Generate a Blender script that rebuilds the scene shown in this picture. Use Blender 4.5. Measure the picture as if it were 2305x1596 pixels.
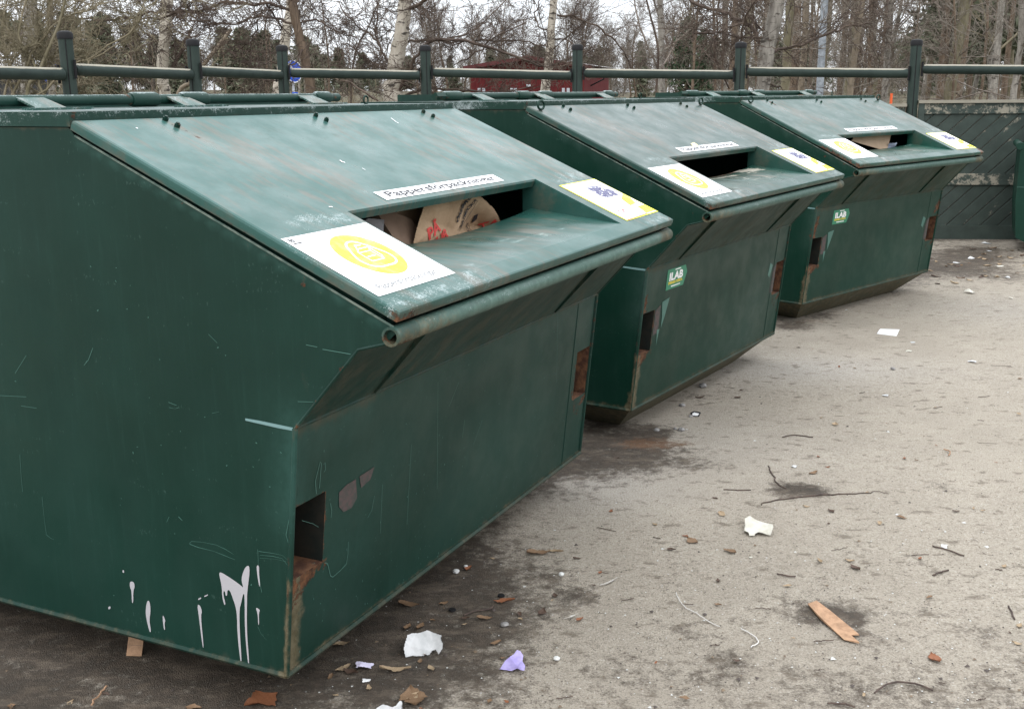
import bpy, bmesh, math, random
import numpy as np
from mathutils import Matrix, Vector
R = math.radians
S = bpy.context.scene
for o in list(bpy.data.objects): bpy.data.objects.remove(o)

# ------------------------------------------------------------------ camera
F, PITCH, ROLL, HC = 2472.27, .2327, .0083, 1.6      # focal length in px of a 2305 px wide frame
CX, CY = 1152.5, 798.
cp, sp, cr, sr = math.cos(PITCH), math.sin(PITCH), math.cos(ROLL), math.sin(ROLL)
cam_d = bpy.data.cameras.new('camera'); cam = bpy.data.objects.new('camera', cam_d)
S.collection.objects.link(cam); S.camera = cam
cam_d.sensor_width = 36; cam_d.sensor_fit = 'HORIZONTAL'; cam_d.lens = 36 * F / 2305
cam_d.clip_start = .05; cam_d.clip_end = 3000
_x = Vector((1, 0, 0)); _u = Vector((0, sp, cp)); _f = Vector((0, cp, -sp))
rt = cr * _x - sr * _u; up = sr * _x + cr * _u
m = Matrix((( rt.x, up.x, -_f.x, 0), (rt.y, up.y, -_f.y, 0), (rt.z, up.z, -_f.z, HC), (0, 0, 0, 1)))
cam.matrix_world = m

# ------------------------------------------------------------------ world, sun
SUN_EL, SUN_ROT = R(42), R(200)
w = bpy.data.worlds.new('World'); S.world = w; w.use_nodes = True
nt = w.node_tree; nt.nodes.clear()
def N(nt, t, **k):
    n = nt.nodes.new(t)
    for a, b in k.items():
        if a.startswith('i_'):
            n.inputs[a[2:].replace('_', ' ')].default_value = b
        else: setattr(n, a, b)
    return n
sky = N(nt, 'ShaderNodeTexSky', sky_type='NISHITA', sun_disc=False, sun_elevation=SUN_EL, sun_rotation=SUN_ROT)
tc = N(nt, 'ShaderNodeTexCoord')
cl = N(nt, 'ShaderNodeTexNoise', i_Scale=2.2, i_Detail=5., i_Roughness=.55)
mpg = N(nt, 'ShaderNodeMapping'); mpg.inputs['Scale'].default_value = (1, 1, 2.5)
rp = N(nt, 'ShaderNodeValToRGB')
rp.color_ramp.elements[0].position = .3; rp.color_ramp.elements[0].color = (14.5, 15.2, 16.2, 1)
rp.color_ramp.elements[1].position = .7; rp.color_ramp.elements[1].color = (19.5, 20., 20.6, 1)
mx = N(nt, 'ShaderNodeMix', data_type='RGBA'); mx.inputs['Factor'].default_value = .9
bg = N(nt, 'ShaderNodeBackground', i_Strength=.1); wo = N(nt, 'ShaderNodeOutputWorld')
L = nt.links.new
L(tc.outputs['Generated'], mpg.inputs[0]); L(mpg.outputs[0], cl.inputs['Vector']); L(cl.outputs[0], rp.inputs[0])
sep = N(nt, 'ShaderNodeSeparateXYZ'); L(tc.outputs['Generated'], sep.inputs[0])       # overcast: the zenith is about three times the horizon
mr = N(nt, 'ShaderNodeMapRange'); L(sep.outputs[2], mr.inputs['Value']); mr.inputs['From Min'].default_value = .0; mr.inputs['From Max'].default_value = 1.; mr.inputs['To Min'].default_value = .68; mr.inputs['To Max'].default_value = 2.0
vm = N(nt, 'ShaderNodeVectorMath', operation='SCALE'); L(rp.outputs[0], vm.inputs[0]); L(mr.outputs[0], vm.inputs['Scale'])
L(sky.outputs[0], mx.inputs[6]); L(vm.outputs[0], mx.inputs[7]); L(mx.outputs[2], bg.inputs[0]); L(bg.outputs[0], wo.inputs[0])
sl = bpy.data.lights.new('sun', 'SUN'); sl.energy = .6; sl.angle = R(25); sl.color = (1, .95, .88)
so = bpy.data.objects.new('sun', sl); S.collection.objects.link(so)
so.rotation_euler = (R(90) - SUN_EL, 0, math.pi - SUN_ROT)
S.view_settings.view_transform = 'Standard'; S.view_settings.look = 'None'
S.view_settings.exposure = 0.0; S.view_settings.gamma = 1; S.view_settings.use_curve_mapping = False

# ------------------------------------------------------------------ helpers
def ray(px, py):
    X = (px - CX) / F; Y = -(py - CY) / F
    x = cr * X + sr * Y; u = -sr * X + cr * Y
    return np.array([x, cp + u * sp, -sp + u * cp])
O = np.array([0, 0, HC])
def gp(px, py, z=0.):                       # photo pixel -> point on the ground
    v = ray(px, py); return O + v * ((z - HC) / v[2])
def yp(px, py, Y):                          # photo pixel -> point at distance Y
    v = ray(px, py); return O + v * (Y / v[1])
def mesh_np(name, V, Fq):
    V = np.asarray(V, np.float32); Fq = np.asarray(Fq, np.int32); n, k = Fq.shape
    me = bpy.data.meshes.new(name); me.vertices.add(len(V)); me.vertices.foreach_set('co', V.ravel())
    me.loops.add(n * k); me.loops.foreach_set('vertex_index', Fq.ravel())
    me.polygons.add(n); me.polygons.foreach_set('loop_start', np.arange(0, n * k, k, dtype=np.int32))
    me.polygons.foreach_set('loop_total', np.full(n, k, np.int32))
    me.update(calc_edges=True); me.validate(); return me
def link(name, me, mat=None, parent=None, smooth=False):
    o = bpy.data.objects.new(name, me); S.collection.objects.link(o)
    if mat is not None:
        for mm in (mat if isinstance(mat, (list, tuple)) else [mat]): me.materials.append(mm)
    if parent: o.parent = parent
    if smooth: me.polygons.foreach_set('use_smooth', [True] * len(me.polygons))
    return o
def tag(o, label, cat, group=None, kind=None):
    o['label'] = label; o['category'] = cat
    if group: o['group'] = group
    if kind: o['kind'] = kind
    return o
def struct(o): o['kind'] = 'structure'; return o
def thing(name, label, cat, loc=(0, 0, 0), rz=0, group=None):
    o = bpy.data.objects.new(name, None); S.collection.objects.link(o); o.empty_display_size = .1
    o.location = loc; o.rotation_euler = (0, 0, rz); return tag(o, label, cat, group)
class MB:                                    # mesh builder: polygons, boxes, tubes
    def __init__(s): s.v = []; s.f = []
    def poly(s, pts): i = len(s.v); s.v += [tuple(map(float, p)) for p in pts]; s.f.append(tuple(range(i, i + len(pts)))); return s
    def box(s, a, b, M=None):
        x0, y0, z0 = a; x1, y1, z1 = b
        c = [Vector(p) for p in ((x0,y0,z0),(x1,y0,z0),(x1,y1,z0),(x0,y1,z0),(x0,y0,z1),(x1,y0,z1),(x1,y1,z1),(x0,y1,z1))]
        if M is not None: c = [M @ p for p in c]
        i = len(s.v); s.v += [tuple(p) for p in c]
        s.f += [tuple(i + j for j in q) for q in ((0,3,2,1),(4,5,6,7),(0,1,5,4),(1,2,6,5),(2,3,7,6),(3,0,4,7))]; return s
    def tube(s, pts, rad, k=8, cap=True, inner=None):
        pts = [np.array(p, float) for p in pts]; n = len(pts)
        rad = [rad] * n if np.isscalar(rad) else rad
        i0 = len(s.v); ref = None
        for j, p in enumerate(pts):
            d = pts[min(j + 1, n - 1)] - pts[max(j - 1, 0)]; d = d / (np.linalg.norm(d) + 1e-9)
            if ref is None: ref = np.array([0, 0, 1.]) if abs(d[2]) < .9 else np.array([1., 0, 0])
            a = np.cross(d, ref); a /= np.linalg.norm(a) + 1e-9; b = np.cross(a, d); ref = b
            for t in range(k):
                an = 2 * math.pi * t / k; s.v.append(tuple(p + rad[j] * (math.cos(an) * a + math.sin(an) * b)))
        for j in range(n - 1):
            for t in range(k):
                s.f.append((i0 + j*k + t, i0 + (j+1)*k + t, i0 + (j+1)*k + (t+1) % k, i0 + j*k + (t+1) % k))
        if cap:
            s.f.append(tuple(i0 + t for t in range(k))); s.f.append(tuple(i0 + (n-1)*k + t for t in reversed(range(k))))
        return s
    def build(s, name, mat, parent=None, smooth=False):
        me = bpy.data.meshes.new(name); me.from_pydata(s.v, [], s.f); me.update()
        return link(name, me, mat, parent, smooth)
def smooth_angle(o, ang=35):
    me = o.data; me.polygons.foreach_set('use_smooth', [True] * len(me.polygons))
    bm = bmesh.new(); bm.from_mesh(me)
    for e in bm.edges:
        if len(e.link_faces) == 2 and e.calc_face_angle(0) > R(ang): e.smooth = False
    bm.to_mesh(me); bm.free(); return o

# ------------------------------------------------------------------ materials
class MT:                                    # small node-tree helper
    def __init__(s, name, rough=.6, spec=.5):
        s.m = bpy.data.materials.new(name); s.m.use_nodes = True; s.nt = s.m.node_tree
        s.b = s.nt.nodes['Principled BSDF']; s.b.inputs['Roughness'].default_value = rough
        s.b.inputs['Specular IOR Level'].default_value = spec; s.tc = N(s.nt, 'ShaderNodeTexCoord')
    def val(s, inp, v):
        if isinstance(v, (int, float)): inp.default_value = v
        elif isinstance(v, tuple): inp.default_value = v if len(v) == len(inp.default_value) else (*v, 1)
        else: s.nt.links.new(v, inp)
    def noise(s, scale, detail=4, rough=.55, sc=(1, 1, 1), loc=(0, 0, 0), rot=(0, 0, 0), co='Object'):
        mp = N(s.nt, 'ShaderNodeMapping'); mp.inputs['Scale'].default_value = sc; mp.inputs['Location'].default_value = loc
        mp.inputs['Rotation'].default_value = rot
        s.nt.links.new(s.tc.outputs[co], mp.inputs[0])
        n = N(s.nt, 'ShaderNodeTexNoise', i_Scale=float(scale), i_Detail=float(detail), i_Roughness=float(rough))
        s.nt.links.new(mp.outputs[0], n.inputs['Vector']); return n.outputs[0]
    def voro(s, scale, feature='F1', out='Distance', sc=(1, 1, 1), co='Object'):
        mp = N(s.nt, 'ShaderNodeMapping'); mp.inputs['Scale'].default_value = sc
        s.nt.links.new(s.tc.outputs[co], mp.inputs[0])
        n = N(s.nt, 'ShaderNodeTexVoronoi', feature=feature, i_Scale=float(scale)); s.nt.links.new(mp.outputs[0], n.inputs['Vector'])
        return n.outputs[out]
    def math(s, op, a, b=0., c=0., clamp=False):
        n = N(s.nt, 'ShaderNodeMath', operation=op, use_clamp=clamp)
        s.val(n.inputs[0], a); s.val(n.inputs[1], b); s.val(n.inputs[2], c); return n.outputs[0]
    def step(s, v, lo, hi, a=0., b=1.):
        n = N(s.nt, 'ShaderNodeMapRange', interpolation_type='SMOOTHSTEP')
        s.val(n.inputs['Value'], v); s.val(n.inputs['From Min'], lo); s.val(n.inputs['From Max'], hi)
        n.inputs['To Min'].default_value = a; n.inputs['To Max'].default_value = b; return n.outputs[0]
    def attr(s, name): return N(s.nt, 'ShaderNodeAttribute', attribute_name=name).outputs['Fac']
    def mix(s, f, a, b, mode='MIX'):
        n = N(s.nt, 'ShaderNodeMix', data_type='RGBA', blend_type=mode)
        s.val(n.inputs['Factor'], f); s.val(n.inputs[6], a); s.val(n.inputs[7], b); return n.outputs[2]
    def color(s, c): s.val(s.b.inputs['Base Color'], c); return s
    def rough(s, r): s.val(s.b.inputs['Roughness'], r); return s
    def bump(s, h, dist=.005, strength=1.):
        n = N(s.nt, 'ShaderNodeBump'); n.inputs['Distance'].default_value = dist; n.inputs['Strength'].default_value = strength
        s.nt.links.new(h, n.inputs['Height'])
        if s.b.inputs['Normal'].is_linked: s.nt.links.new(s.b.inputs['Normal'].links[0].from_socket, n.inputs['Normal'])
        s.nt.links.new(n.outputs[0], s.b.inputs['Normal']); return s
def noisy(name, c1, c2, scale=20, rough=.7, detail=4, sc=(1, 1, 1), bump=0, spec=.4):
    t = MT(name, rough, spec); n = t.noise(scale, detail, .6, sc); t.color(t.mix(t.step(n, .35, .65), c1, c2))
    if bump: t.bump(n, bump)
    return t.m

def paint(name, c_lo, c_hi, c_fade, rough=.45, streak=.18, spec=.22, smc=(.30, .42, .39)):
    t = MT(name, rough, spec)
    big = t.noise(1.6, 4, .6); fine = t.noise(38, 5, .7); st = t.noise(9, 5, .7, (5, 5, .35)); spk = t.noise(210, 3, .7)
    c = t.mix(t.step(big, .3, .7), c_lo, c_hi)
    c = t.mix(t.math('MULTIPLY', t.step(st, .5, .75), streak), c, c_fade)
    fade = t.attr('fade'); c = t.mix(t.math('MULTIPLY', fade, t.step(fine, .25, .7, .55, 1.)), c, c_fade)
    # hairline scratches
    s1 = t.noise(5, 2, .5, (30, 1.2, 9), rot=(0, .4, .3)); s2 = t.noise(7, 2, .5, (2, 26, 12), rot=(.5, 0, .2))
    sc = t.math('MULTIPLY', t.step(t.math('MULTIPLY', s1, s2), .43, .46), .10)
    c = t.mix(sc, c, (.16, .27, .24))
    # speckled chips
    ch = t.math('MULTIPLY', t.step(t.noise(70, 3, .6), .725, .745), .2); c = t.mix(ch, c, (.12, .2, .17))
    if 'lid' in name:
        ls = t.math('MULTIPLY', t.noise(5, 5, .7, (7, 1, 1), (2, 0, 1)), t.noise(2.1, 3, .6)); c = t.mix(t.step(ls, .24, .37, 0, .62), c, (.11, .088, .062))
    dirt = t.attr('dirt'); dm = t.step(t.math('ADD', dirt, t.math('MULTIPLY', t.math('SUBTRACT', t.noise(14, 6, .7, (1, 1, .4)), .5), 1.1)), .3, .75)
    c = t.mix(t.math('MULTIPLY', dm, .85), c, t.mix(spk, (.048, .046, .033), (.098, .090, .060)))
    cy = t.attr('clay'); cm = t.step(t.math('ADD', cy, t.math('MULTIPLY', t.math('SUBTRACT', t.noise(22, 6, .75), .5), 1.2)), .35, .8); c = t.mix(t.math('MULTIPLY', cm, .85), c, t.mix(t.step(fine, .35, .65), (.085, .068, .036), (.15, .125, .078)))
    ru = t.attr('rust'); rm = t.step(t.math('ADD', ru, t.math('MULTIPLY', t.math('SUBTRACT', t.noise(32, 6, .75), .5), 1.5)), .48, .62)
    rcol = t.mix(t.step(fine, .35, .7), (.035, .017, .010), (.15, .068, .032))
    c = t.mix(rm, c, rcol)
    fr = t.attr('frost'); fm = t.step(t.math('ADD', fr, t.math('ADD', t.math('MULTIPLY', t.math('SUBTRACT', t.noise(230, 4, .85), .5), 2.2), t.math('MULTIPLY', t.math('SUBTRACT', t.noise(28, 4, .7), .5), 1.3))), .62, .9)
    c = t.mix(t.math('MULTIPLY', fm, .7), c, (.42, .48, .48))
    sm = t.attr('smear'); sn = t.noise(7, 5, .65, (1., 5, 5)); smm = t.step(t.math('ADD', sm, t.math('MULTIPLY', t.math('SUBTRACT', sn, .5), 1.8)), .5, .8)
    c = t.mix(t.math('MULTIPLY', smm, .75), c, smc)
    t.color(c)
    r = t.math('ADD', t.step(t.noise(6, 4, .6), .3, .7, rough - .06, rough + .12), t.math('MULTIPLY', t.math('ADD', rm, t.math('ADD', dm, fm)), .3), clamp=True)
    t.rough(r); t.bump(t.noise(2.4, 2, .5), .03 if 'lid' in name else .010); t.bump(t.math('ADD', t.math('MULTIPLY', rm, .6), t.math('MULTIPLY', fine, .25)), .0012)
    return t.m
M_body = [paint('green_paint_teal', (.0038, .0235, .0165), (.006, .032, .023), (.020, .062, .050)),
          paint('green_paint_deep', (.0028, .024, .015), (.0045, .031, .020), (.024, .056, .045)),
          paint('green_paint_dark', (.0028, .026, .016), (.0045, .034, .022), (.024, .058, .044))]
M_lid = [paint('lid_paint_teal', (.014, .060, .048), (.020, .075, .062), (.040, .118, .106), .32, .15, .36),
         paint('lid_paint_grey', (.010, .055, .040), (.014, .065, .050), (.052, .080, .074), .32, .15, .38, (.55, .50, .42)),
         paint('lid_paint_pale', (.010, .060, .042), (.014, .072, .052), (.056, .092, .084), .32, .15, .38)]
M_pocket = noisy('pocket_steel_shade', (.005, .009, .007), (.018, .016, .011), 14, .85); M_rustf = noisy('rusty_floor', (.07, .03, .018), (.17, .08, .04), 30, .9, bump=.003)  # pocket walls: rusty steel with the recess darkness put into its colour
M_pipe = [paint('pipe_paint', (.010, .032, .025), (.016, .045, .036), (.10, .17, .14), streak=.75), paint('pipe_paint_worn', (.008, .034, .024), (.012, .045, .032), (.07, .12, .10), streak=.6)]
M_rim = noisy('pale_rim', (.05, .085, .07), (.14, .17, .14), 25, .7)
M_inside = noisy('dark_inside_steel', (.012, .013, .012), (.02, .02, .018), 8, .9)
def flat(name, c, rough=.6, spec=.4): return MT(name, rough, spec).color(tuple(c)).m
M_white = MT('sticker_white', .45).color((.86, .86, .86)).m
t = MT('sticker_yellow', .45); n = t.noise(26, 5, .7); t.color(t.mix(t.step(n, .45, .75), (.86, .84, .015), (.86, .86, .2))); M_yel = t.m
M_print = flat('print_dark', (.03, .03, .035)); M_printlt = flat('print_grey', (.2, .2, .2)); M_purple = noisy('print_violet', (.05, .048, .12), (.2, .2, .3), 150)
M_red = flat('print_red', (.6, .06, .05)); M_ylw2 = flat('print_amber', (.85, .66, .06)); M_orange_line = flat('print_orange', (.75, .25, .08))
M_black = flat('black_plastic', (.010, .010, .011), .6, .2)
M_drip = flat('white_gloss_drip', (.40, .39, .41), .5); M_scr = flat('bare_scratch', (.055, .14, .115), .5); M_primer = noisy('worn_primer', (.085, .058, .056), (.05, .052, .046), 60, .8)
M_weld = flat('pale_scrape', (.16, .27, .27), .5)
M_ilabg = flat('sticker_green', (.02, .2, .11), .4)

# ------------------------------------------------------------------ ground
rng = np.random.default_rng(3); random.seed(3)
def axis_coords(lo, hi, step, far):
    a = list(np.arange(lo, hi + 1e-6, step)); s = step; l = lo; 
    while l > -far: s *= 1.5; l -= s; a.insert(0, l)
    s = step; h = hi
    while h < far: s *= 1.5; h += s; a.append(h)
    return np.array(a)
def grid_mesh(name, xs, ys, zf):
    X, Y = np.meshgrid(xs, ys); nx, ny = len(xs), len(ys)
    V = np.stack([X, Y, zf(X, Y)], -1).reshape(-1, 3)
    i = np.arange(ny - 1)[:, None] * nx + np.arange(nx - 1)[None]
    Fq = np.stack([i, i + 1, i + nx + 1, i + nx], -1).reshape(-1, 4)
    return mesh_np(name, V, Fq), V
def gz(X, Y):
    r = np.clip((Y - 60) / 160, 0, 1); r = r * r * (3 - 2 * r)
    left = np.clip((150 - X) / 260, .35, 1)
    return r * 3.5 * left
me, V = grid_mesh('ground', axis_coords(-60, 60, 6, 1400), axis_coords(-20, 260, 7, 1400), gz)
t = MT('forest_floor', .9, .2); n1 = t.noise(.25, 6, .7); n2 = t.noise(9, 5, .7)
c = t.mix(t.step(n1, .4, .6), (.085, .065, .042), (.06, .066, .032)); c = t.mix(t.step(n2, .4, .7), c, (.12, .095, .065)); t.color(c)
struct(link('ground', me, t.m))

# fence posts (photo column, distance)
def post_xy(px, py, z=2.132):
    v = ray(px, py); P = O + v * ((z - HC) / v[2]); return P
POSTS = [post_xy(145, 70), post_xy(433, 88), post_xy(634, 102), post_xy(957, 102.), post_xy(1300, 100), post_xy(1668, 95), post_xy(2064, 89)]
a = POSTS[0] - (POSTS[1] - POSTS[0]) * np.array([1, 1, 0]); POSTS = [a] + POSTS
d = POSTS[-1] - POSTS[-2]; d = d / np.linalg.norm(d[:2]) * 2.05
POSTS += [POSTS[-1] + d, POSTS[-1] + 2 * d]
# asphalt yard: fine grid clipped at the fence line
FL = np.array([p[:2] for p in POSTS])
def fence_y(x):
    return np.interp(x, FL[:, 0], FL[:, 1])
bm = bmesh.new()
ring = [(-14, -14), (14, -14), (14, 10.9)] + [(p[0], p[1] + .12) for p in POSTS[::-1]] + [(-14, 7.5)]
def inpoly(X, Y, P):
    r = np.zeros(X.shape, bool); P = np.asarray(P); j = len(P) - 1
    for i in range(len(P)):
        c = ((P[i, 1] > Y) != (P[j, 1] > Y)) & (X < (P[j, 0] - P[i, 0]) * (Y - P[i, 1]) / (P[j, 1] - P[i, 1] + 1e-12) + P[i, 0])
        r ^= c; j = i
    return r
def sdist(X, Y, P, closed=True):
    P = np.asarray(P, float); D = np.full(X.shape, 1e9); n = len(P)
    for i in range(n if closed else n - 1):
        a, b = P[i], P[(i + 1) % n]; ab = b - a
        t = np.clip(((X - a[0]) * ab[0] + (Y - a[1]) * ab[1]) / (ab @ ab + 1e-12), 0, 1)
        D = np.minimum(D, np.hypot(X - a[0] - t * ab[0], Y - a[1] - t * ab[1]))
    return np.where(inpoly(X, Y, P), -D, D) if closed else D
xs = np.concatenate([np.arange(-14, -3.2, .6), np.arange(-3.2, 7.2, .035), np.arange(7.2, 14.1, .6)])
ys = np.concatenate([np.arange(-14, 2.2, .6), np.arange(2.2, 13.8, .035)])
X, Y = np.meshgrid(xs, ys); nx, ny = len(xs), len(ys)
Z = .010 + .004 * np.sin(X * 1.7 + .6) * np.cos(Y * 1.3)
V = np.stack([X, Y, Z], -1).reshape(-1, 3)
i = np.arange(ny - 1)[:, None] * nx + np.arange(nx - 1)[None]
Fq = np.stack([i, i + 1, i + nx + 1, i + nx], -1).reshape(-1, 4)
cen = V[Fq].mean(1); keep = inpoly(cen[:, 0], cen[:, 1], ring); Fq = Fq[keep]
me = mesh_np('asphalt_yard', V, Fq)
X, Y = V[:, 0], V[:, 1]
def PG(*p): return [gp(*q)[:2] for q in p]
def soft(poly, w): return np.clip(.5 - sdist(X, Y, poly) / w, 0, 1)
def gauss(px, py, r, s=1., ax=1.): p = gp(px, py); return s * np.exp(-(((X - p[0]) / (r * ax)) ** 2 + ((Y - p[1]) / r) ** 2))
near = [(-3, 1.5)] + PG((1150, 1596), (1205, 1490), (1240, 1400), (1255, 1330), (1200, 1250), (1120, 1190), (1180, 1130)) + [(.9, 4.6), (.6, 5.2), (-3, 7)]
dirt = .78 * soft(near, .45)
dirt = np.maximum(dirt, .37 * np.clip((3.35 + .05 * X - Y) / .6, 0, 1) * np.clip((X + .2) / .4, 0, 1))
dirt = np.maximum(dirt, .20 * np.clip((4.3 - Y) / .8, 0, 1) * np.clip((X + .1) / .5, 0, 1))
for a in [(1797, 1108, .10, 1.1, 1.3), (1872, 1385, .12, .8, 1.3), (1915, 1425, .1, .6), (2110, 1100, .09, .45), (1980, 1450, .12, .5), (1650, 1500, .14, .5), (1550, 1430, .12, .42), (2200, 1430, .12, .45), (1430, 985, .22, .85, 1.1), (1370, 960, .15, .8), (1450, 1010, .2, .6),
          (1780, 735, .25, .7), (1850, 715, .2, .6), (1560, 895, .12, .4), (1640, 840, .1, .35), (1290, 1350, .12, .6), (1190, 1300, .12, .55), (2150, 650, .3, .4), (1750, 890, .3, .3, 2.)]:
    dirt = np.maximum(dirt, gauss(*a))
dark = soft(PG((1960, 610), (2060, 560), (2150, 550), (2320, 560), (2320, 640), (2120, 632), (1990, 662)), .9)
dirt = np.maximum(dirt, .75 * dark)
for i_ in range(len(FL) - 1): pass
dirt = np.maximum(dirt, .7 * np.clip(1 - np.abs(fence_y(X) - Y) / .6, 0, 1))
pale = sum(gauss(*a) for a in [(1800, 835, .35, .8, 2.), (1330, 1100, .3, .6, 1.2), (1600, 1000, .5, .3), (2250, 700, .6, .4)])
rust = sum(gauss(*a) for a in [(1440, 1005, .12, .8, 1.6), (1560, 1005, .12, .4, 1.5), (1820, 727, .15, .6, 1.6), (800, 1440, .1, .3)])
for nm, ar in (('dirt', dirt), ('pale', np.clip(pale, 0, 1)), ('rust', np.clip(rust, 0, 1))):
    at = me.attributes.new(nm, 'FLOAT', 'POINT'); at.data.foreach_set('value', ar.astype(np.float32))
t = MT('worn_asphalt', .88, .25)
n0 = t.noise(.7, 5, .6); n1 = t.noise(4, 6, .65); n2 = t.noise(26, 6, .7); n3 = t.noise(150, 4, .75); vo = t.voro(260)
c = t.mix(t.step(n0, .3, .7), (.33, .290, .235), (.405, .358, .292))
c = t.mix(t.step(n1, .4, .75, 0, .55), c, (.465, .415, .34))
c = t.mix(t.math('MULTIPLY', t.attr('pale'), .75), c, (.47, .44, .40))
n4 = t.noise(75, 5, .85); c = t.mix(t.step(n4, .52, .66, 0, .4), c, (.17, .14, .11)); c = t.mix(t.step(n4, .46, .34, 0, .5), c, (.52, .48, .43))
c = t.mix(t.step(n3, .5, .66, 0, .6), c, (.13, .11, .09)); c = t.mix(t.step(n3, .42, .3, 0, .6), c, (.58, .54, .49))
c = t.mix(t.step(vo, .2, .06, 0, .5), c, (.16, .145, .13))
di = t.attr('dirt')
dn = t.math('ADD', t.math('MULTIPLY', t.math('SUBTRACT', n1, .5), 1.0), t.math('ADD', t.math('MULTIPLY', t.math('SUBTRACT', n2, .5), 1.3), t.math('MULTIPLY', t.math('SUBTRACT', n3, .5), .5)))
dm = t.step(t.math('ADD', di, dn), .24, .72)
dc = t.mix(t.step(n2, .35, .7), (.021, .0155, .0115), (.068, .050, .036)); dc = t.mix(t.step(t.noise(7, 6, .75, (1, 2.2, 1), rot=(0, 0, .5)), .48, .64, 0, .6), dc, (.165, .13, .098)); dc = t.mix(t.step(n3, .5, .7), dc, (.16, .13, .10)); dc = t.mix(t.step(n4, .52, .64, 0, .6), dc, (.022, .017, .013))  # dirt colours, darkened to carry the shade and wet by the nearest container
c = t.mix(t.math('MULTIPLY', dm, .93), c, dc)
# small free-standing stains
sn = t.step(t.noise(11, 4, .6, (1, 1.6, 1), (4, 7, 0)), .575, .68, 0, .6); c = t.mix(sn, c, (.12, .095, .07)); c = t.mix(t.step(t.noise(24, 5, .7, (1, 1.5, 1), (9, 3, 0)), .58, .70, 0, .5), c, (.11, .085, .06))
sp2 = t.step(t.noise(55, 3, .5, (1, 1, 1), (1, 2, 0)), .67, .73, 0, .6); c = t.mix(sp2, c, (.085, .062, .045))
rm = t.step(t.math('ADD', t.attr('rust'), t.math('MULTIPLY', t.math('SUBTRACT', n2, .5), 1.2)), .4, .9, 0, .75); c = t.mix(rm, c, (.16, .085, .045))
t.color(c); t.rough(t.step(dm, 0, 1, .9, .72)); t.bump(t.math('ADD', n3, t.math('MULTIPLY', t.math('ADD', vo, t.math('MULTIPLY', n2, 1.5)), .6)), .006)
struct(link('asphalt_yard', me, t.m))

# ------------------------------------------------------------------ vegetation
def prisms(segs, k=3):
    A = np.asarray(segs, float); p0, p1, r0, r1 = A[:, :3], A[:, 3:6], A[:, 6], A[:, 7]
    d = p1 - p0; d /= np.linalg.norm(d, axis=1, keepdims=True) + 1e-9
    ref = np.where(np.abs(d[:, 2:3]) < .9, [[0, 0, 1.]], [[1., 0, 0]]); a = np.cross(d, ref); a /= np.linalg.norm(a, axis=1, keepdims=True) + 1e-9; b = np.cross(d, a)
    n = len(A); V = np.zeros((n, 2, k, 3))
    for t_ in range(k):
        an = 2 * math.pi * t_ / k; o = math.cos(an) * a + math.sin(an) * b
        V[:, 0, t_] = p0 + o * r0[:, None]; V[:, 1, t_] = p1 + o * r1[:, None]
    base = np.arange(n)[:, None] * 2 * k; tt = np.arange(k)
    Fq = np.stack([base + tt, base + (tt + 1) % k, base + k + (tt + 1) % k, base + k + tt], -1).reshape(-1, 4)
    return V.reshape(-1, 3), Fq
def grow(out, p, d, length, r, lv, rs, prm):
    """one branch as a wiggly polyline with side branches"""
    n = prm['seg'][lv]; sl_ = length / n; p = np.array(p, float); d = np.array(d, float); d /= np.linalg.norm(d)
    for j in range(n):
        d = d + rs.normal(size=3) * prm['wig'] + np.array([0, 0, prm['lift'][lv]]); d /= np.linalg.norm(d)
        q = p + d * sl_; ra = r * (1 - .8 * j / n); rb = r * (1 - .8 * (j + 1) / n)
        out.append((*p, *q, max(ra, prm['rmin']), max(rb, prm['rmin'] * .7)))
        if lv + 1 < len(prm['seg']):
            for _ in range(prm['kids'][lv]):
                if j == 0 and rs.random() < .6: continue
                s = rs.normal(size=3); s -= d * (s @ d); s /= np.linalg.norm(s) + 1e-9
                an = prm['ang'] * rs.uniform(.7, 1.3); nd = d * math.cos(an) + s * math.sin(an)
                t_ = rs.random(); pp = p + (q - p) * t_
                grow(out, pp, nd, length * prm['ratio'] * rs.uniform(.5, 1.1) * (1 - .45 * j / n), max(ra * .5, prm['rmin']), lv + 1, rs, prm)
        p = q
def bark(name, c1, c2, marks=None, amt=.6):
    t = MT(name, .85, .2); n = t.noise(12, 6, .7, (1, 1, .3)); c = t.mix(t.step(n, .35, .65), c1, c2)
    if marks: 
        c = t.mix(t.step(t.noise(3.2, 4, .6, (1, 1, 2.2)), .58, .64, 0, amt), c, marks)
        c = t.mix(t.step(t.noise(7, 3, .5, (1, 1, 7)), .62, .68, 0, amt), c, marks)
    t.color(c); t.bump(n, .01); return t.m
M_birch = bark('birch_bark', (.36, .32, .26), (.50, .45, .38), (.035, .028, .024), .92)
M_birch2 = bark('grey_birch_bark', (.15, .135, .115), (.30, .275, .24), (.05, .042, .035), .9)  # greyer bark of the mottled birches
M_bark = bark('brown_bark', (.10, .072, .05), (.17, .125, .09))
M_barkl = bark('tan_bark', (.16, .13, .095), (.24, .195, .145), (.08, .065, .05), .5)
M_barkg = bark('olive_bark', (.13, .115, .07), (.2, .175, .12))
def twigm(name, c1, c2): return noisy(name, c1, c2, 3, .85, 2, spec=.15)
M_twig = twigm('twig_brown', (.14, .122, .10), (.23, .2, .165)); M_twigr = twigm('twig_russet', (.145, .12, .10), (.23, .195, .165))
M_twigd = twigm('twig_dark', (.065, .048, .04), (.12, .09, .07)); M_twigo = twigm('twig_olive', (.16, .14, .09), (.23, .195, .135))
M_ndl = noisy('needles', (.035, .058, .03), (.06, .085, .045), 6, .8, 3, spec=.2); M_ndl2 = noisy('needles_olive', (.085, .095, .06), (.13, .135, .09), 6, .8, 3, spec=.2)

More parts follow.
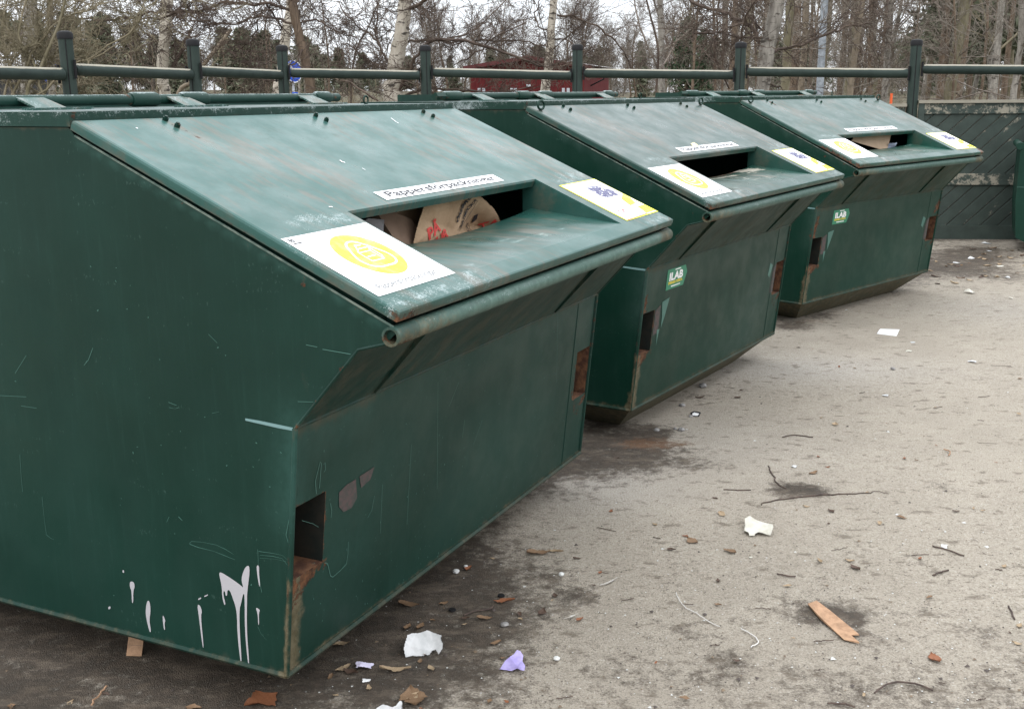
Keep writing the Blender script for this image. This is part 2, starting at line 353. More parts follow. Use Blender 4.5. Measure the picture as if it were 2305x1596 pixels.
def bare_tree_data(seed, h, r, spread, dens=1., rmin=.006, bushy=False):
    rs = np.random.default_rng(seed); trunk = []; p = np.zeros(3); d = np.array([rs.normal() * .05, rs.normal() * .05, 1]); n = 14
    pts = [p.copy()]
    for j in range(n):
        d = d + rs.normal(size=3) * (.07 if bushy else .035); d[2] = abs(d[2]) + .1; d /= np.linalg.norm(d); p = p + d * h / n; pts.append(p.copy())
    rads = [r * (1 - .93 * j / n) + .006 for j in range(n + 1)]
    prm = dict(seg=(5, 4, 3), kids=(int(3 * dens), int(3 * dens) , 0), wig=.13, lift=(.07, .05, .02), ang=R(42), ratio=.5, rmin=rmin)
    tw = []; lo = .08 if bushy else .22
    nb = int((30 if bushy else 26) * dens)
    for _ in range(nb):
        f = lo + (1 - lo) * rs.random() ** .9 * .97; j = min(int(f * n), n - 1); pp = pts[j] + (pts[j + 1] - pts[j]) * (f * n - j)
        an = rs.uniform(0, 6.28); el = R(rs.uniform(25, 60)) if not bushy else R(rs.uniform(35, 72))
        dd = (math.cos(an) * math.cos(el), math.sin(an) * math.cos(el), math.sin(el))
        grow(tw, pp, dd, spread * (1.15 - .8 * f) * rs.uniform(.6, 1.2), rads[j] * .42, 0, rs, prm)
    return pts, rads, tw
TREE = []                                                    # prototypes: (trunk mesh, crown mesh, h)
def proto(seed, h, r, spread, bk, tm, dens=1., rmin=.006, bushy=False):
    pts, rads, tw = bare_tree_data(seed, h, r, spread, dens, rmin, bushy)
    mb = MB().tube(pts, rads, 7); tme = bpy.data.meshes.new('trunk'); tme.from_pydata(mb.v, [], mb.f); tme.materials.append(bk)
    tme.polygons.foreach_set('use_smooth', [True] * len(tme.polygons))
    V, Fq = prisms(tw); cme = mesh_np('crown', V, Fq); cme.materials.append(tm)
    return tme, cme
def place_tree(pr, name, label, loc, rz, sc, group=None):
    r = thing(name, label, 'tree', loc, rz, group); r.scale = (sc, sc, sc)
    for nm, me in (('trunk', pr[0]), ('crown', pr[1])):
        o = bpy.data.objects.new(nm, me); S.collection.objects.link(o); o.parent = r
    return r
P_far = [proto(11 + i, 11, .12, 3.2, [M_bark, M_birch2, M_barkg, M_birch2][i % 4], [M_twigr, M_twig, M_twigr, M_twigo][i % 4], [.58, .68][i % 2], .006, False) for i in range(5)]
P_bush = [proto(31 + i, 8, .10, 3.6, M_bark, [M_twigr, M_twig, M_twigr][i], .86, .0075, True) for i in range(3)]
P_sap = [proto(51 + i, 6, .03, 1.5, M_bark, [M_twigd, M_twig][i % 2], .7, .004, False) for i in range(3)]

def conifer_data(seed, h, rad, pine=False):
    rs = np.random.default_rng(seed); seg = []; V = []; Fq = []
    lay = 34
    for j in range(lay):
        f = j / lay; z = h * ((.30 if pine else .06) + (.70 if pine else .94) * f); rr = rad * ((1 - f) ** (.55 if pine else .85)) * rs.uniform(.55, 1.1) + .1
        for b in range(rs.integers(6, 11)):
            an = rs.uniform(0, 6.28); L_ = rr * rs.uniform(.6, 1.1); dz = rs.uniform(.0, .35) if pine else rs.uniform(-.35, .02)
            tip = np.array([math.cos(an) * L_, math.sin(an) * L_, z + dz * L_])
            seg.append((0, 0, z, *tip, .02, .006))
            for q in range(12):
                u = rs.uniform(.25, 1.05); c = np.array([0, 0, z]) * (1 - u) + tip * u + rs.normal(size=3) * .09 * (rad * .5)
                s = rs.uniform(.07, .17) * (1.2 if pine else 1); e1 = rs.normal(size=3); e1 /= np.linalg.norm(e1); e2 = np.cross(e1, rs.normal(size=3)); e2 /= np.linalg.norm(e2)
                i0 = len(V); V += [c - e1 * s * 1.4, c + e2 * s * .45, c + e1 * s * 1.4, c - e2 * s * .45]; Fq.append((i0, i0+1, i0+2, i0+3))
    return seg, np.array(V), np.array(Fq)
def con_proto(seed, h, rad, pine, mn):
    seg, V, Fq = conifer_data(seed, h, rad, pine); V2, F2 = prisms(seg)
    me = mesh_np('crown', np.concatenate([V, V2]), np.concatenate([Fq, F2 + len(V)])); me.materials.append(mn)
    mb = MB().tube([(0, 0, 0), (0, 0, h * .5), (0, 0, h * .98)], [.14, .09, .02], 7); tm = bpy.data.meshes.new('trunk'); tm.from_pydata(mb.v, [], mb.f); tm.materials.append(M_bark)
    return tm, me
P_con = [con_proto(71, 9, 2., False, M_ndl), con_proto(72, 9, 2.3, True, M_ndl), con_proto(73, 9, 2.4, True, M_ndl2)]
rs = np.random.default_rng(5)
def spot(px, Y): v = ray(px, 212); p = v * (Y / v[1]); return (p[0], Y, float(gz(np.array(p[0]), np.array(Y))) - .05)
GW = 'bare trees of the wood beyond the fence'; LW = 'slender bare tree among many alike in the brown wood beyond the fence'
for i in range(50):                                           # right: near dense wood
    px = rs.uniform(1560 if i % 5 else 1480, 2420); Y = rs.uniform(28, 66)
    place_tree(P_far[rs.integers(5)], 'bare_tree', LW, spot(px, Y), rs.uniform(0, 6.28), rs.uniform(.8, 1.25), GW)
for i in range(16):
    px = rs.uniform(1490, 2400); Y = rs.uniform(20, 34)
    place_tree(P_sap[rs.integers(3)], 'sapling', 'thin bare sapling among others alike in front of the right-hand wood', spot(px, Y), rs.uniform(0, 6.28), rs.uniform(.8, 1.3), 'thin saplings before the wood')
for i in range(26):                                           # behind the shed
    px = rs.uniform(930, 1560); Y = rs.uniform(104, 128)
    place_tree(P_bush[rs.integers(3)], 'bushy_tree', 'bushy bare russet tree in the row behind the red shed', spot(px, Y), rs.uniform(0, 6.28), rs.uniform(.95, 1.35), 'bushy trees behind the shed')
for i in range(22):                                           # left
    px = rs.uniform(-80, 860); Y = rs.uniform(70, 110)
    place_tree(P_far[rs.integers(5)], 'bare_tree', 'distant bare tree standing before the dark conifer wood on the left', spot(px, Y), rs.uniform(0, 6.28), rs.uniform(.5, .85) * (1.1 if px < 780 else .7), 'distant bare trees on the left')
for i in range(14):
    px = rs.uniform(-80, 800); Y = rs.uniform(38, 60)
    place_tree(P_sap[rs.integers(3)], 'sapling', 'thin bare bush low behind the left part of the fence', spot(px, Y), rs.uniform(0, 6.28), rs.uniform(.5, .9), 'thin bushes behind the left fence')
for px, Y, k, sc, lb in [(1580, 36, 0, .405, 'dark green conical spruce before the brown wood'), (1545, 40, 1, .46, 'darker ragged pine just left of the green spruce')]:
    place_tree(P_con[k], 'spruce' if k == 0 else 'pine', lb, spot(px, Y), 1., sc)
for px, Y, lb in [(2130, 48, 'leftmost'), (2230, 44, 'nearest'), (2180, 56, 'middle rear'), (2290, 58, 'rightmost')]:
    place_tree(P_con[2], 'pine', lb + ' of the olive green pines half hidden in the right-hand wood', spot(px, Y), rs.uniform(0, 6), 1.15, 'olive pines in the right-hand wood')
# far wood as one mass
VV, FF, off = [], [], 0; VC, FC, offc = [], [], 0
low = []
for s_ in range(4):
    pts, rads, tw = bare_tree_data(90 + s_, 10, .12, 3., 1., .024, True); tw = [q for q in tw if rs.random() < .24]
    tw += [(*pts[j], *pts[j + 1], rads[j], rads[j + 1]) for j in range(len(pts) - 1)]; low.append(prisms(tw))
cl_ = []
for s_ in range(3):
    sg, V, Fq = conifer_data(95 + s_, 10, 2.6, s_ != 1); kk = rs.random(len(Fq)) < .5
    V = V.reshape(-1, 4, 3); c_ = V.mean(1, keepdims=True); V = (c_ + (V - c_) * 2.2)[kk].reshape(-1, 3); cl_.append((V, np.arange(len(V)).reshape(-1, 4)))
def skyl(px):                                                  # treetop line of the far wood (photo row)
    return np.interp(px, [-200, 0, 60, 150, 250, 330, 420, 500, 570, 640, 700, 780, 850, 900, 1000, 1300, 1500, 1600, 2500], [10, 25, 25, 20, 40, 60, 95, 50, 45, 95, 75, 110, 130, 130, 120, 100, 90, 90, 60])
for i in range(380):
    px = rs.uniform(-250, 2500); Y = rs.uniform(135, 250); x, y, z = spot(px, Y); z -= 1.6
    top = (212 - skyl(px)) / F * Y * cp + HC; sc = max((top - z) * rs.uniform(.6, 1.02) / 10, .3); an = rs.uniform(0, 6.28)
    con = rs.random() < (.62 if px < 850 else .2)
    V, Fq = cl_[rs.integers(3)] if con else low[rs.integers(4)]
    ca, sa = math.cos(an), math.sin(an); W_ = V * np.array([sc * 1.1, sc * 1.1, sc]); W_ = np.stack([W_[:, 0] * ca - W_[:, 1] * sa + x, W_[:, 0] * sa + W_[:, 1] * ca + y, W_[:, 2] + z], -1)
    if con: VC.append(W_); FC.append(Fq + offc); offc += len(V)
    else: VV.append(W_); FF.append(Fq + off); off += len(V)
V = np.concatenate(VV + VC); Fq = np.concatenate(FF + [f + off for f in FC]); me = mesh_np('far_wood', V, Fq)
o = link('far_wood', me, [M_twig, M_ndl2]); mi = np.zeros(len(Fq), np.int32); mi[sum(len(f) for f in FF):] = 1; me.polygons.foreach_set('material_index', mi)
tag(o, 'far mixed wood of bare trees and dark conifers closing the view', 'woodland', kind='stuff')
# undergrowth behind the fence
sg = []
prm = dict(seg=(4, 3), kids=(2, 0), wig=.2, lift=(.03, .0), ang=R(45), ratio=.5, rmin=.006)
for i in range(1500):
    px = rs.uniform(-150, 2450); Y = rs.uniform(17, 75)
    if 930 < px < 1480 and (Y < 70 or rs.random() < .9): continue
    x, y, z = spot(px, Y)
    grow(sg, (x, y, z), (rs.normal() * .45, rs.normal() * .45, 1), rs.uniform(.7, 1.8) * (.7 + Y / 80), .005 + Y * .00018, 0, rs, prm)
V, Fq = prisms(sg); o = link('undergrowth', mesh_np('undergrowth', V, Fq), M_twigo); tag(o, 'tangled leafless brown undergrowth behind the fence', 'undergrowth', kind='stuff')

def px_path(pts, Y, dy=0.):
    n = len(pts); return [yp(x, y, Y + dy * j / max(n - 1, 1)) for j, (x, y, w_) in enumerate(pts)], [w_ / 2 / F * Y * 1.02 for x, y, w_ in pts]
def densify(P, r, k=4, amp=.0, rs=None):
    out, ro = [], []
    P = [np.array(p) for p in P]; n = len(P)
    for j in range(n - 1):
        p0 = P[max(j - 1, 0)]; p1 = P[j]; p2 = P[j + 1]; p3 = P[min(j + 2, n - 1)]
        for t_ in range(k):
            u = t_ / k; q = .5 * ((2 * p1) + (-p0 + p2) * u + (2*p0 - 5*p1 + 4*p2 - p3) * u*u + (-p0 + 3*p1 - 3*p2 + p3) * u**3)
            if rs is not None: q = q + rs.normal(size=3) * amp
            out.append(q); ro.append(r[j] * (1 - u) + r[j + 1] * u)
    out.append(P[-1]); ro.append(r[-1]); return out, ro
def hero(name, label, Y, trunk, limbs, bk, tm, seed, tw_n=5, tw_len=1., extra=0, rmin=.0035, to_ground=True, tkmat=None):
    rs = np.random.default_rng(seed); P, r = px_path(trunk, Y); root = P[0].copy(); root[2] = 0
    if to_ground: P = [np.array([P[0][0] - (P[1][0] - P[0][0]) * .4, P[0][1], 0.])] + P; r = [r[0] * 1.15] + r
    base = P[0].copy(); T = thing(name, label, 'tree', tuple(base))
    dP, dr = densify(P, r, 5, r[0] * .06, rs); dP = [q - base for q in dP]
    smooth_angle(MB().tube(dP, dr, 12).build('trunk', bk, T), 60)
    sg = []; mb = MB(); prm = dict(seg=(4, 3, 3), kids=(2, 2, 0), wig=.16, lift=(.02, .0, -.01), ang=R(42), ratio=.55, rmin=rmin)
    for lb_ in limbs:
        dy = rs.uniform(-1.2, 1.2); Q, q_r = px_path(lb_, Y, dy); Q, q_r = densify(Q, q_r, 4, .012, rs); Q = [q - base for q in Q]
        mb.tube(Q, q_r, 6)
        for j in range(1, len(Q)):
            for _ in range(tw_n if rs.random() < .75 else 0):
                if rs.random() < .62: continue
                dd = Q[j] - Q[j - 1]; dd /= np.linalg.norm(dd) + 1e-9; s = rs.normal(size=3) * np.array([1, .5, 1.]); nd = dd * .55 + s * .6
                grow(sg, Q[j], nd, tw_len * rs.uniform(.35, 1.), max(q_r[j] * .4, rmin), 0, rs, prm)
    for _ in range(extra):
        j = rs.integers(len(dP) // 3, len(dP)); an = rs.uniform(0, 6.28); el = R(rs.uniform(-5, 50))
        grow(sg, dP[j], (math.cos(an) * math.cos(el), math.sin(an) * math.cos(el), math.sin(el)), rs.uniform(.8, 2.2), max(dr[j] * .16, .008), 0, rs, prm)
    if mb.v: o = mb.build('limb', tm, T, True)
    if sg: V, Fq = prisms(sg); link('crown', mesh_np('crown', V, Fq), tm, T)
    return T
hero('birch_tree', 'pale leaning birch with dark knots between third and fourth fence post', 16, [(885, 228, 44), (886, 190, 38), (893, 130, 34), (905, 70, 31), (912, 0, 28), (916, -70, 26)],
     [[(890, 225, 9), (905, 190, 9), (925, 160, 7), (945, 110, 6), (985, 92, 6), (1070, 97, 6), (1150, 125, 5), (1225, 150, 3)], [(918, 95, 5), (960, 90, 5), (1040, 95, 4), (1120, 92, 4), (1180, 95, 3), (1225, 108, 2)],
      [(925, 22, 9), (945, 8, 8), (975, -15, 7)], [(893, 155, 7), (868, 130, 6), (855, 108, 5), (845, 70, 4), (850, 30, 3), (840, -10, 2)], [(905, 222, 7), (935, 205, 6), (990, 202, 5), (1060, 205, 5), (1120, 208, 3), (1200, 195, 2)],
      [(855, 108, 5), (835, 80, 4), (800, 55, 3), (775, 30, 3), (760, 5, 2)], [(1000, 95, 4), (1060, 70, 3), (1110, 30, 3), (1150, -10, 2)], [(1030, 140, 3), (1070, 120, 3), (1130, 75, 3), (1185, 50, 2)]],
     M_birch, M_twigd, 1, 4, .8)
hero('birch_tree', 'slim straight pale birch in front of the red shed', 19, [(1226, 226, 21), (1233, 160, 19), (1240, 90, 17), (1246, 0, 15), (1250, -80, 14)],
     [[(1256, 36, 5), (1290, 38, 5), (1330, 55, 4), (1375, 85, 4), (1405, 120, 3), (1420, 150, 2)], [(1245, 90, 4), (1280, 92, 3), (1320, 120, 3)], [(1240, 150, 4), (1262, 140, 4), (1300, 148, 2)], [(1236, 70, 4), (1215, 60, 3), (1205, 30, 3), (1215, 0, 2)]],
     M_birch, M_twigd, 2, 4, .8, 6)
hero('birch_tree', 'tall pale birch with forked scarred base near the second fence post', 17, [(373, 228, 24), (367, 190, 24), (366, 140, 25), (370, 100, 26), (374, 40, 27), (378, -60, 26)],
     [[(375, 175, 8), (395, 140, 8), (420, 90, 7), (432, 65, 5)], [(372, 30, 5), (330, 30, 5), (290, 42, 4), (230, 45, 4), (180, 42, 3)], [(378, 28, 5), (420, 28, 5), (470, 35, 3)], [(366, 90, 4), (320, 105, 3), (270, 145, 3), (255, 150, 2)]],
     M_birch, M_twigd, 3, 4, .9, 8)
hero('leaning_tree', 'thin tan tree leaning right behind the second fence post', 19, [(398, 228, 9), (430, 185, 9), (455, 150, 9), (495, 100, 9), (521, 66, 8)], [[(480, 150, 3), (495, 115, 3), (512, 85, 2)]], M_barkl, M_twigo, 4, 2, .6)
hero('alder_tree', 'smooth brown tree with long drooping boughs behind the blue sign', 15, [(702, 228, 22), (692, 160, 20), (682, 110, 19), (668, 60, 19), (660, 10, 20), (655, -60, 22)],
     [[(655, 22, 7), (610, 12, 7), (560, 12, 6), (510, 5, 6), (480, 18, 5), (440, 28, 5), (400, 28, 5), (340, 42, 4), (270, 42, 3), (200, 60, 2)], [(660, 55, 6), (620, 42, 5), (575, 40, 5), (520, 55, 4), (460, 50, 4), (430, 36, 3)],
      [(676, 52, 4), (710, 45, 4), (745, 65, 3), (800, 85, 2)], [(580, 45, 4), (575, 75, 3), (555, 100, 3), (530, 120, 2)], [(690, 110, 4), (660, 145, 3), (610, 140, 3), (570, 155, 2)], [(600, 12, 4), (620, 40, 4), (632, 68, 4)], [(664, 10, 5), (690, -10, 4), (720, -30, 3)],
      [(700, 150, 3), (740, 170, 3), (790, 190, 4), (850, 226, 4)], [(640, 182, 3), (590, 182, 3), (560, 205, 2)]],
     M_bark, M_twigd, 5, 4, 1.1)
hero('birch_tree', 'pale thick birch trunk just behind the smooth brown tree', 24, [(622, 228, 20), (632, 170, 20), (640, 100, 22), (652, 30, 20), (660, -60, 18)], [], M_birch, M_twig, 6, 3, 1., 10)
hero('birch_tree', 'mottled grey birch with an arching bough behind the second last post', 15, [(1716, 228, 26), (1722, 160, 34), (1728, 110, 34), (1742, 50, 32), (1752, -5, 30), (1758, -70, 28)],
     [[(1712, 105, 8), (1700, 75, 8), (1680, 52, 8), (1640, 33, 8), (1600, 20, 7), (1565, 8, 7), (1545, -15, 6)], [(1715, 148, 6), (1740, 118, 6), (1790, 105, 6), (1850, 82, 6), (1900, 62, 5), (1960, 55, 3)], [(1676, 54, 5), (1640, 65, 4), (1600, 78, 4), (1560, 75, 3)],
      [(1640, 200, 3), (1612, 130, 4), (1612, 60, 4), (1625, -20, 3)], [(1650, 170, 3), (1665, 110, 4), (1674, 50, 4), (1710, -10, 3)], [(1690, 228, 3), (1730, 190, 4), (1760, 200, 2)]],
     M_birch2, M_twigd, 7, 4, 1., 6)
for k, (pts, Y, lab, bk) in enumerate([([(1765, 228, 20), (1773, 110, 19), (1783, -30, 17)], 19, 'straight olive trunk just right of the mottled grey birch', M_barkg),
                                  ([(1802, 228, 14), (1810, 110, 14), (1818, -30, 12)], 22, 'thin straight trunk left of the grey lamp post', M_barkl),
                                  ([(1912, 228, 14), (1925, 110, 14), (1945, -30, 13)], 21, 'pale tan trunk second right of the grey lamp post', M_barkl),
                                  ([(1925, 228, 12), (1930, 110, 12), (1926, -30, 11)], 26, 'narrow brown trunk crossing the tan one right of the lamp post', M_bark),
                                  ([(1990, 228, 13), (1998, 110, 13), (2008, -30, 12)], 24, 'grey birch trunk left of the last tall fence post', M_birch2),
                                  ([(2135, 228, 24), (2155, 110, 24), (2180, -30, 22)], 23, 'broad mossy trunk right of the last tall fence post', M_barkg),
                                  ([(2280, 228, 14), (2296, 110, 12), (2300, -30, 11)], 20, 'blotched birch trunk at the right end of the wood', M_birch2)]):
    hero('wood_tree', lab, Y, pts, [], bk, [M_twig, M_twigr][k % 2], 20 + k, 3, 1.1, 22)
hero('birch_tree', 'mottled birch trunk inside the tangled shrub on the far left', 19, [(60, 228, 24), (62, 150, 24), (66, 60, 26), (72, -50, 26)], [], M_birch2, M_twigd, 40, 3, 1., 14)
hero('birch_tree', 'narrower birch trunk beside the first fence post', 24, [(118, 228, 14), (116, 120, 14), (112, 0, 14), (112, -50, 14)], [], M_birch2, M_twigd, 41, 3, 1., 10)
hero('shrub_tree', 'tangled many-stemmed olive shrub tree leaning over the left fence', 13.5, [(60, 228, 8), (85, 170, 8), (110, 110, 7), (135, 50, 6), (150, -20, 5)],
     [[(20, 228, 6), (60, 150, 6), (90, 95, 5), (150, 40, 4), (240, 10, 3), (330, -20, 2)], [(100, 228, 6), (80, 150, 6), (45, 90, 5), (50, 30, 4), (70, -20, 3)], [(75, 228, 5), (140, 160, 5), (200, 130, 4), (290, 75, 4), (330, 20, 3), (380, -15, 2)],
      [(10, 228, 5), (20, 160, 5), (60, 110, 4), (120, 90, 4), (200, 70, 3)], [(130, 228, 5), (170, 180, 4), (215, 130, 4), (280, 90, 3), (310, 40, 3), (340, -20, 2)], [(40, 228, 5), (15, 130, 4), (5, 60, 4), (20, -20, 3)],
      [(0, 20, 3), (40, 5, 3), (80, -10, 2)], [(0, 130, 5), (60, 105, 5), (120, 100, 4), (160, 60, 3), (170, 0, 2)], [(90, 228, 5), (110, 180, 5), (85, 110, 4), (130, 40, 3), (200, -20, 2)]],
     M_barkg, M_twigo, 42, 5, .8)
hero('shrub_tree', 'dark thin shrub with arching stems behind the fourth post gap', 17, [(790, 228, 4), (800, 120, 4), (830, 60, 3), (850, 10, 3)], [[(770, 100, 3), (800, 110, 3), (850, 150, 4), (895, 158, 5)]], M_twigd, M_twigd, 43, 3, .7)
hero('shrub_tree', 'slender russet shrub with dry catkins right of the slim birch', 30, [(1475, 228, 5), (1482, 120, 5), (1465, 40, 4), (1450, -20, 3)], [[(1478, 150, 4), (1440, 60, 4), (1425, -20, 3)], [(1480, 170, 4), (1520, 100, 3), (1540, 20, 2)]], M_twigd, M_twigr, 44, 5, 1.2)

# ------------------------------------------------------------------ red shed, signs, lamp post
def wall_boards(mb, a, b, z0, zt, step=.16):
    pass
M_redw = MT('red_boards', .8, .2); n = M_redw.noise(3, 4, .6, (3, 3, .4)); M_redw.color(M_redw.mix(M_redw.step(n, .35, .7), (.085, .013, .014), (.13, .022, .022))); M_redw = M_redw.m
M_roofg = noisy('grey_roof_sheet', (.22, .21, .21), (.32, .31, .31), 2); M_redtrim = noisy('red_trim', (.07, .014, .014), (.10, .02, .02), 4)
M_galv = noisy('galvanised', (.33, .35, .38), (.45, .47, .5), 8, .5)
YS = 84.
gl = yp(1060, 214, YS); gr_ = yp(1315, 214, YS); pk = yp(1158, 131, YS); evz = yp(1078, 152, YS)[2]
xl, xr, xp = gl[0], gr_[0], (gl[0] + gr_[0]) / 2; zp_ = pk[2]; ze = evz; z0 = 0.
shed = thing('wooden_shed', 'dark red wooden shed with a low gable roof behind the slim birch', 'shed', (xp, YS, 0))
hx = (xr - xl) / 2; Ls = 9.; skx = 5.2                        # the body runs back and to the right
mb = MB(); 
mb.poly([(-hx, 0, z0), (hx, 0, z0), (hx, 0, ze), (0, 0, zp_), (-hx, 0, ze)])
mb.poly([(hx, 0, z0), (hx + skx * .5, Ls, z0), (hx + skx * .5, Ls, ze), (hx, 0, ze)]); mb.poly([(-hx, 0, z0), (-hx + skx * .5, Ls, z0), (-hx + skx * .5, Ls, ze), (-hx, 0, ze)])
for q in np.arange(-hx + .15, hx, .3):                        # cover battens
    zt = zp_ - (zp_ - ze) * abs(q) / hx - .12; mb.box((q - .03, -.04, z0), (q + .03, 0, zt))
mb.build('wall', M_redw, shed)
for s_ in (-1, 1):
    e = 1.13; sl_ = (zp_ - ze)
    mb = MB(); a0 = Vector((0, -.5, zp_ + .12)); a1 = Vector((s_ * hx * e, -.5, zp_ + .12 - sl_ * e)); bk_ = Vector((skx * .5, Ls + .5, 0))
    mb.poly([a0, a1, a1 + bk_, a0 + bk_]); mb.poly([a0 - Vector((0, 0, .1)), a1 - Vector((0, 0, .1)), a1 + bk_ - Vector((0, 0, .1)), a0 + bk_ - Vector((0, 0, .1))]); mb.build('roof', M_roofg, shed)
    mb = MB(); mb.poly([a0 + Vector((0, -.03, .02)), a1 + Vector((0, -.03, .02)), a1 + Vector((0, -.03, -.26)), a0 + Vector((0, -.03, -.26))]); mb.build('barge_board', M_redtrim, shed)
mb = MB().tube([(hx * 1.15 + 1, 2.2, ze - .1), (hx * 1.15 + 1, 2.2, ze - .9), (hx + .6, 2.2, ze - 1.4)], .06, 6); mb.build('downpipe', M_black, shed)
mb = MB().box((-.6, -.05, z0), (1.6, -.01, yp(1200, 207, YS)[2])); mb.build('door', M_galv, shed)
mb = MB().box((-.1, -.35, yp(1175, 196, YS)[2]), (.22, -.05, yp(1175, 191, YS)[2])); mb.build('wall_lamp', M_galv, shed)
for px in (1079, 1089, 1152, 1160, 1268, 1279):
    b_ = yp(px, 214, YS - 1.2); o = MB().tube([(0, 0, 0), (0, 0, yp(px, 199, YS - 1.2)[2])], .11, 8).build('concrete_pipe_post', M_galv); o.location = (b_[0], b_[1], 0)
    tag(o, 'pale grey post standing in front of the red shed', 'post', 'pale posts before the shed')
# pale-roofed building far left
B = thing('distant_house', 'white-roofed dark building glimpsed at the far left edge', 'house', tuple(spot(-10, 62)))
a_ = 1.5; mb = MB().box((-4, 0, 0), (1.3, 5, 3.15)); mb.build('wall', flat('dark_wall', (.04, .04, .042), .8), B)
mb = MB(); mb.poly([(-4.6, -.5, 3.1), (1.9, -.5, 3.1), (.3, 2.5, 4.2), (-4.6, 2.5, 4.2)]); mb.poly([(1.9, -.5, 3.1), (1.9, 5.5, 3.1), (.3, 2.5, 4.2)]); mb.box((-4.6, -.5, 2.98), (1.9, -.44, 3.1)); mb.build('roof', flat('white_roof', (.75, .76, .78), .6), B)
# blue round keep-right signs on a pole (seen obliquely)
sg_ = yp(665, 228, 27.)
sign = thing('road_sign', 'round blue traffic sign on a thin pole behind the brown alder', 'sign', (sg_[0], sg_[1], 0), R(56))
M_blue = flat('sign_blue', (.02, .09, .55), .4); M_signw = flat('sign_white', (.75, .75, .76), .4)
def disc(mb, r, y, z, k=28, r2=None, x=0):
    if r2 is None: mb.poly([(x + r * math.cos(2*math.pi*j/k), y, z + r * math.sin(2*math.pi*j/k)) for j in range(k)])
    else:
        for j in range(k):
            a, b = 2*math.pi*j/k, 2*math.pi*(j+1)/k
            mb.poly([(x + r*math.cos(a), y, z + r*math.sin(a)), (x + r*math.cos(b), y, z + r*math.sin(b)), (x + r2*math.cos(b), y, z + r2*math.sin(b)), (x + r2*math.cos(a), y, z + r2*math.sin(a))])
    return mb
mb = MB().tube([(0, .04, 0), (0, .04, 2.3)], .03, 8); mb.build('pole', M_galv, sign)
def signplate(z, r, arrow=True):
    mb = MB().tube([(0, -.012, z), (0, .012, z)], r, 28); pl = mb.build('sign_plate', M_blue, sign)
    disc(MB(), r * .99, -.0145, z, 28, r * .90).build('sign_border', M_signw, pl)
    if arrow:
        q = MB(); q.poly([(-.14, -.015, z + .10), (-.10, -.015, z + .14), (.06, -.015, z - .04), (.02, -.015, z - .08)]); q.poly([(.12, -.015, z - .14), (.12, -.015, z + .06), (-.07, -.015, z - .14)]); q.build('arrow', M_signw, pl)
signplate(yp(665, 162, 27.)[2], .262)
mb = MB().box((-.09, -.01, 1.45), (.09, .01, 1.68)).build('sign_plate', M_blue, sign)
# small blue-red sign far left
q = yp(110, 160, 30.); sg2 = thing('small_sign', 'small blue and red sign half hidden in the left shrub', 'sign', (q[0], q[1], 0))
MB().tube([(0, .03, 0), (0, .03, q[2] + .25)], .03, 6).build('pole', M_galv, sg2)
MB().box((-.14, -.01, q[2] - .3), (.14, .01, q[2])).build('panel', M_blue, sg2); MB().box((-.1, -.014, q[2] + .02), (.14, .008, q[2] + .12)).build('panel', flat('sign_pink', (.6, .1, .2)), sg2); MB().box((.0, -.014, q[2] + .14), (.2, .008, q[2] + .26)).build('panel', M_blue, sg2)
# lamp post
q = yp(1846, 190, 20.5); lp = thing('lamp_post', 'tall blue-grey lamp post rising among the right-hand trunks', 'lamp post', (q[0], q[1], 0))
M_lp = noisy('bluegrey_paint', (.15, .165, .18), (.24, .26, .28), 14, .6)
smooth_angle(MB().tube([(0, 0, 0), (0, 0, 1.2), (0, 0, 1.22), (0, 0, 8)], [.085, .083, .068, .045], 14).build('pole', M_lp, lp), 40)
MB().box((-.1, -.9, 7.9), (.1, 0, 8.02)).build('lamp_head', M_lp, lp)
q = yp(2005, 240, 17.); o = MB().tube([(0, 0, 0), (0, 0, yp(2005, 211, 17.)[2])], .020, 8).build('marker_post', flat('orange_paint', (.75, .12, .03), .6)); o.location = (q[0], q[1], 0)
tag(o, 'thin orange marker post just behind the board fence', 'marker post')

# ------------------------------------------------------------------ fence
t = MT('green_stained_wood', .62, .35); n = t.noise(6, 5, .7, (1, 1, .5)); c = t.mix(t.step(n, .3, .7), (.014, .026, .021), (.024, .040, .033))
c = t.mix(t.step(t.noise(40, 5, .8, (.2, .2, 3)), .66, .74, 0, .5), c, (.14, .14, .11)); t.color(c); t.bump(t.noise(30, 4, .6, (1, 1, .2)), .002); M_fpost = t.m
def worn(name, attrn='wear', base=((.014, .025, .021), (.023, .038, .032)), wood=((.20, .18, .14), (.33, .31, .25)), grain=(1, 1, 1)):
    t = MT(name, .65, .3); n = t.noise(7, 5, .7); c = t.mix(t.step(n, .3, .7), *base)
    wn = t.step(t.math('ADD', t.attr(attrn), t.math('MULTIPLY', t.math('SUBTRACT', t.noise(16, 6, .8, grain), .5), 1.6)), .45, .6)
    c = t.mix(wn, c, t.mix(t.noise(60, 4, .7, grain), *wood)); t.color(c); t.bump(t.math('ADD', wn, t.noise(40, 3, .6, grain)), .0015); return t.m
M_rail = worn('worn_rail_wood', grain=(.12, .12, 1.5)); M_board = worn('worn_board_wood', base=((.030, .042, .036), (.045, .062, .053)), grain=(.5, .5, .5)); M_backing = flat('bare_edge_wood', (.2, .19, .15), .8); M_capw = worn('weathered_cap', base=((.09, .085, .07), (.14, .13, .11)), grain=(.1, 1, 1))
fence = thing('wooden_fence', 'dark green wooden fence with round posts, log rails and diagonal boards behind the containers', 'fence', tuple(POSTS[0] * np.array([1, 1, 0])))
F0 = POSTS[0] * np.array([1, 1, 0]); rs = np.random.default_rng(8)
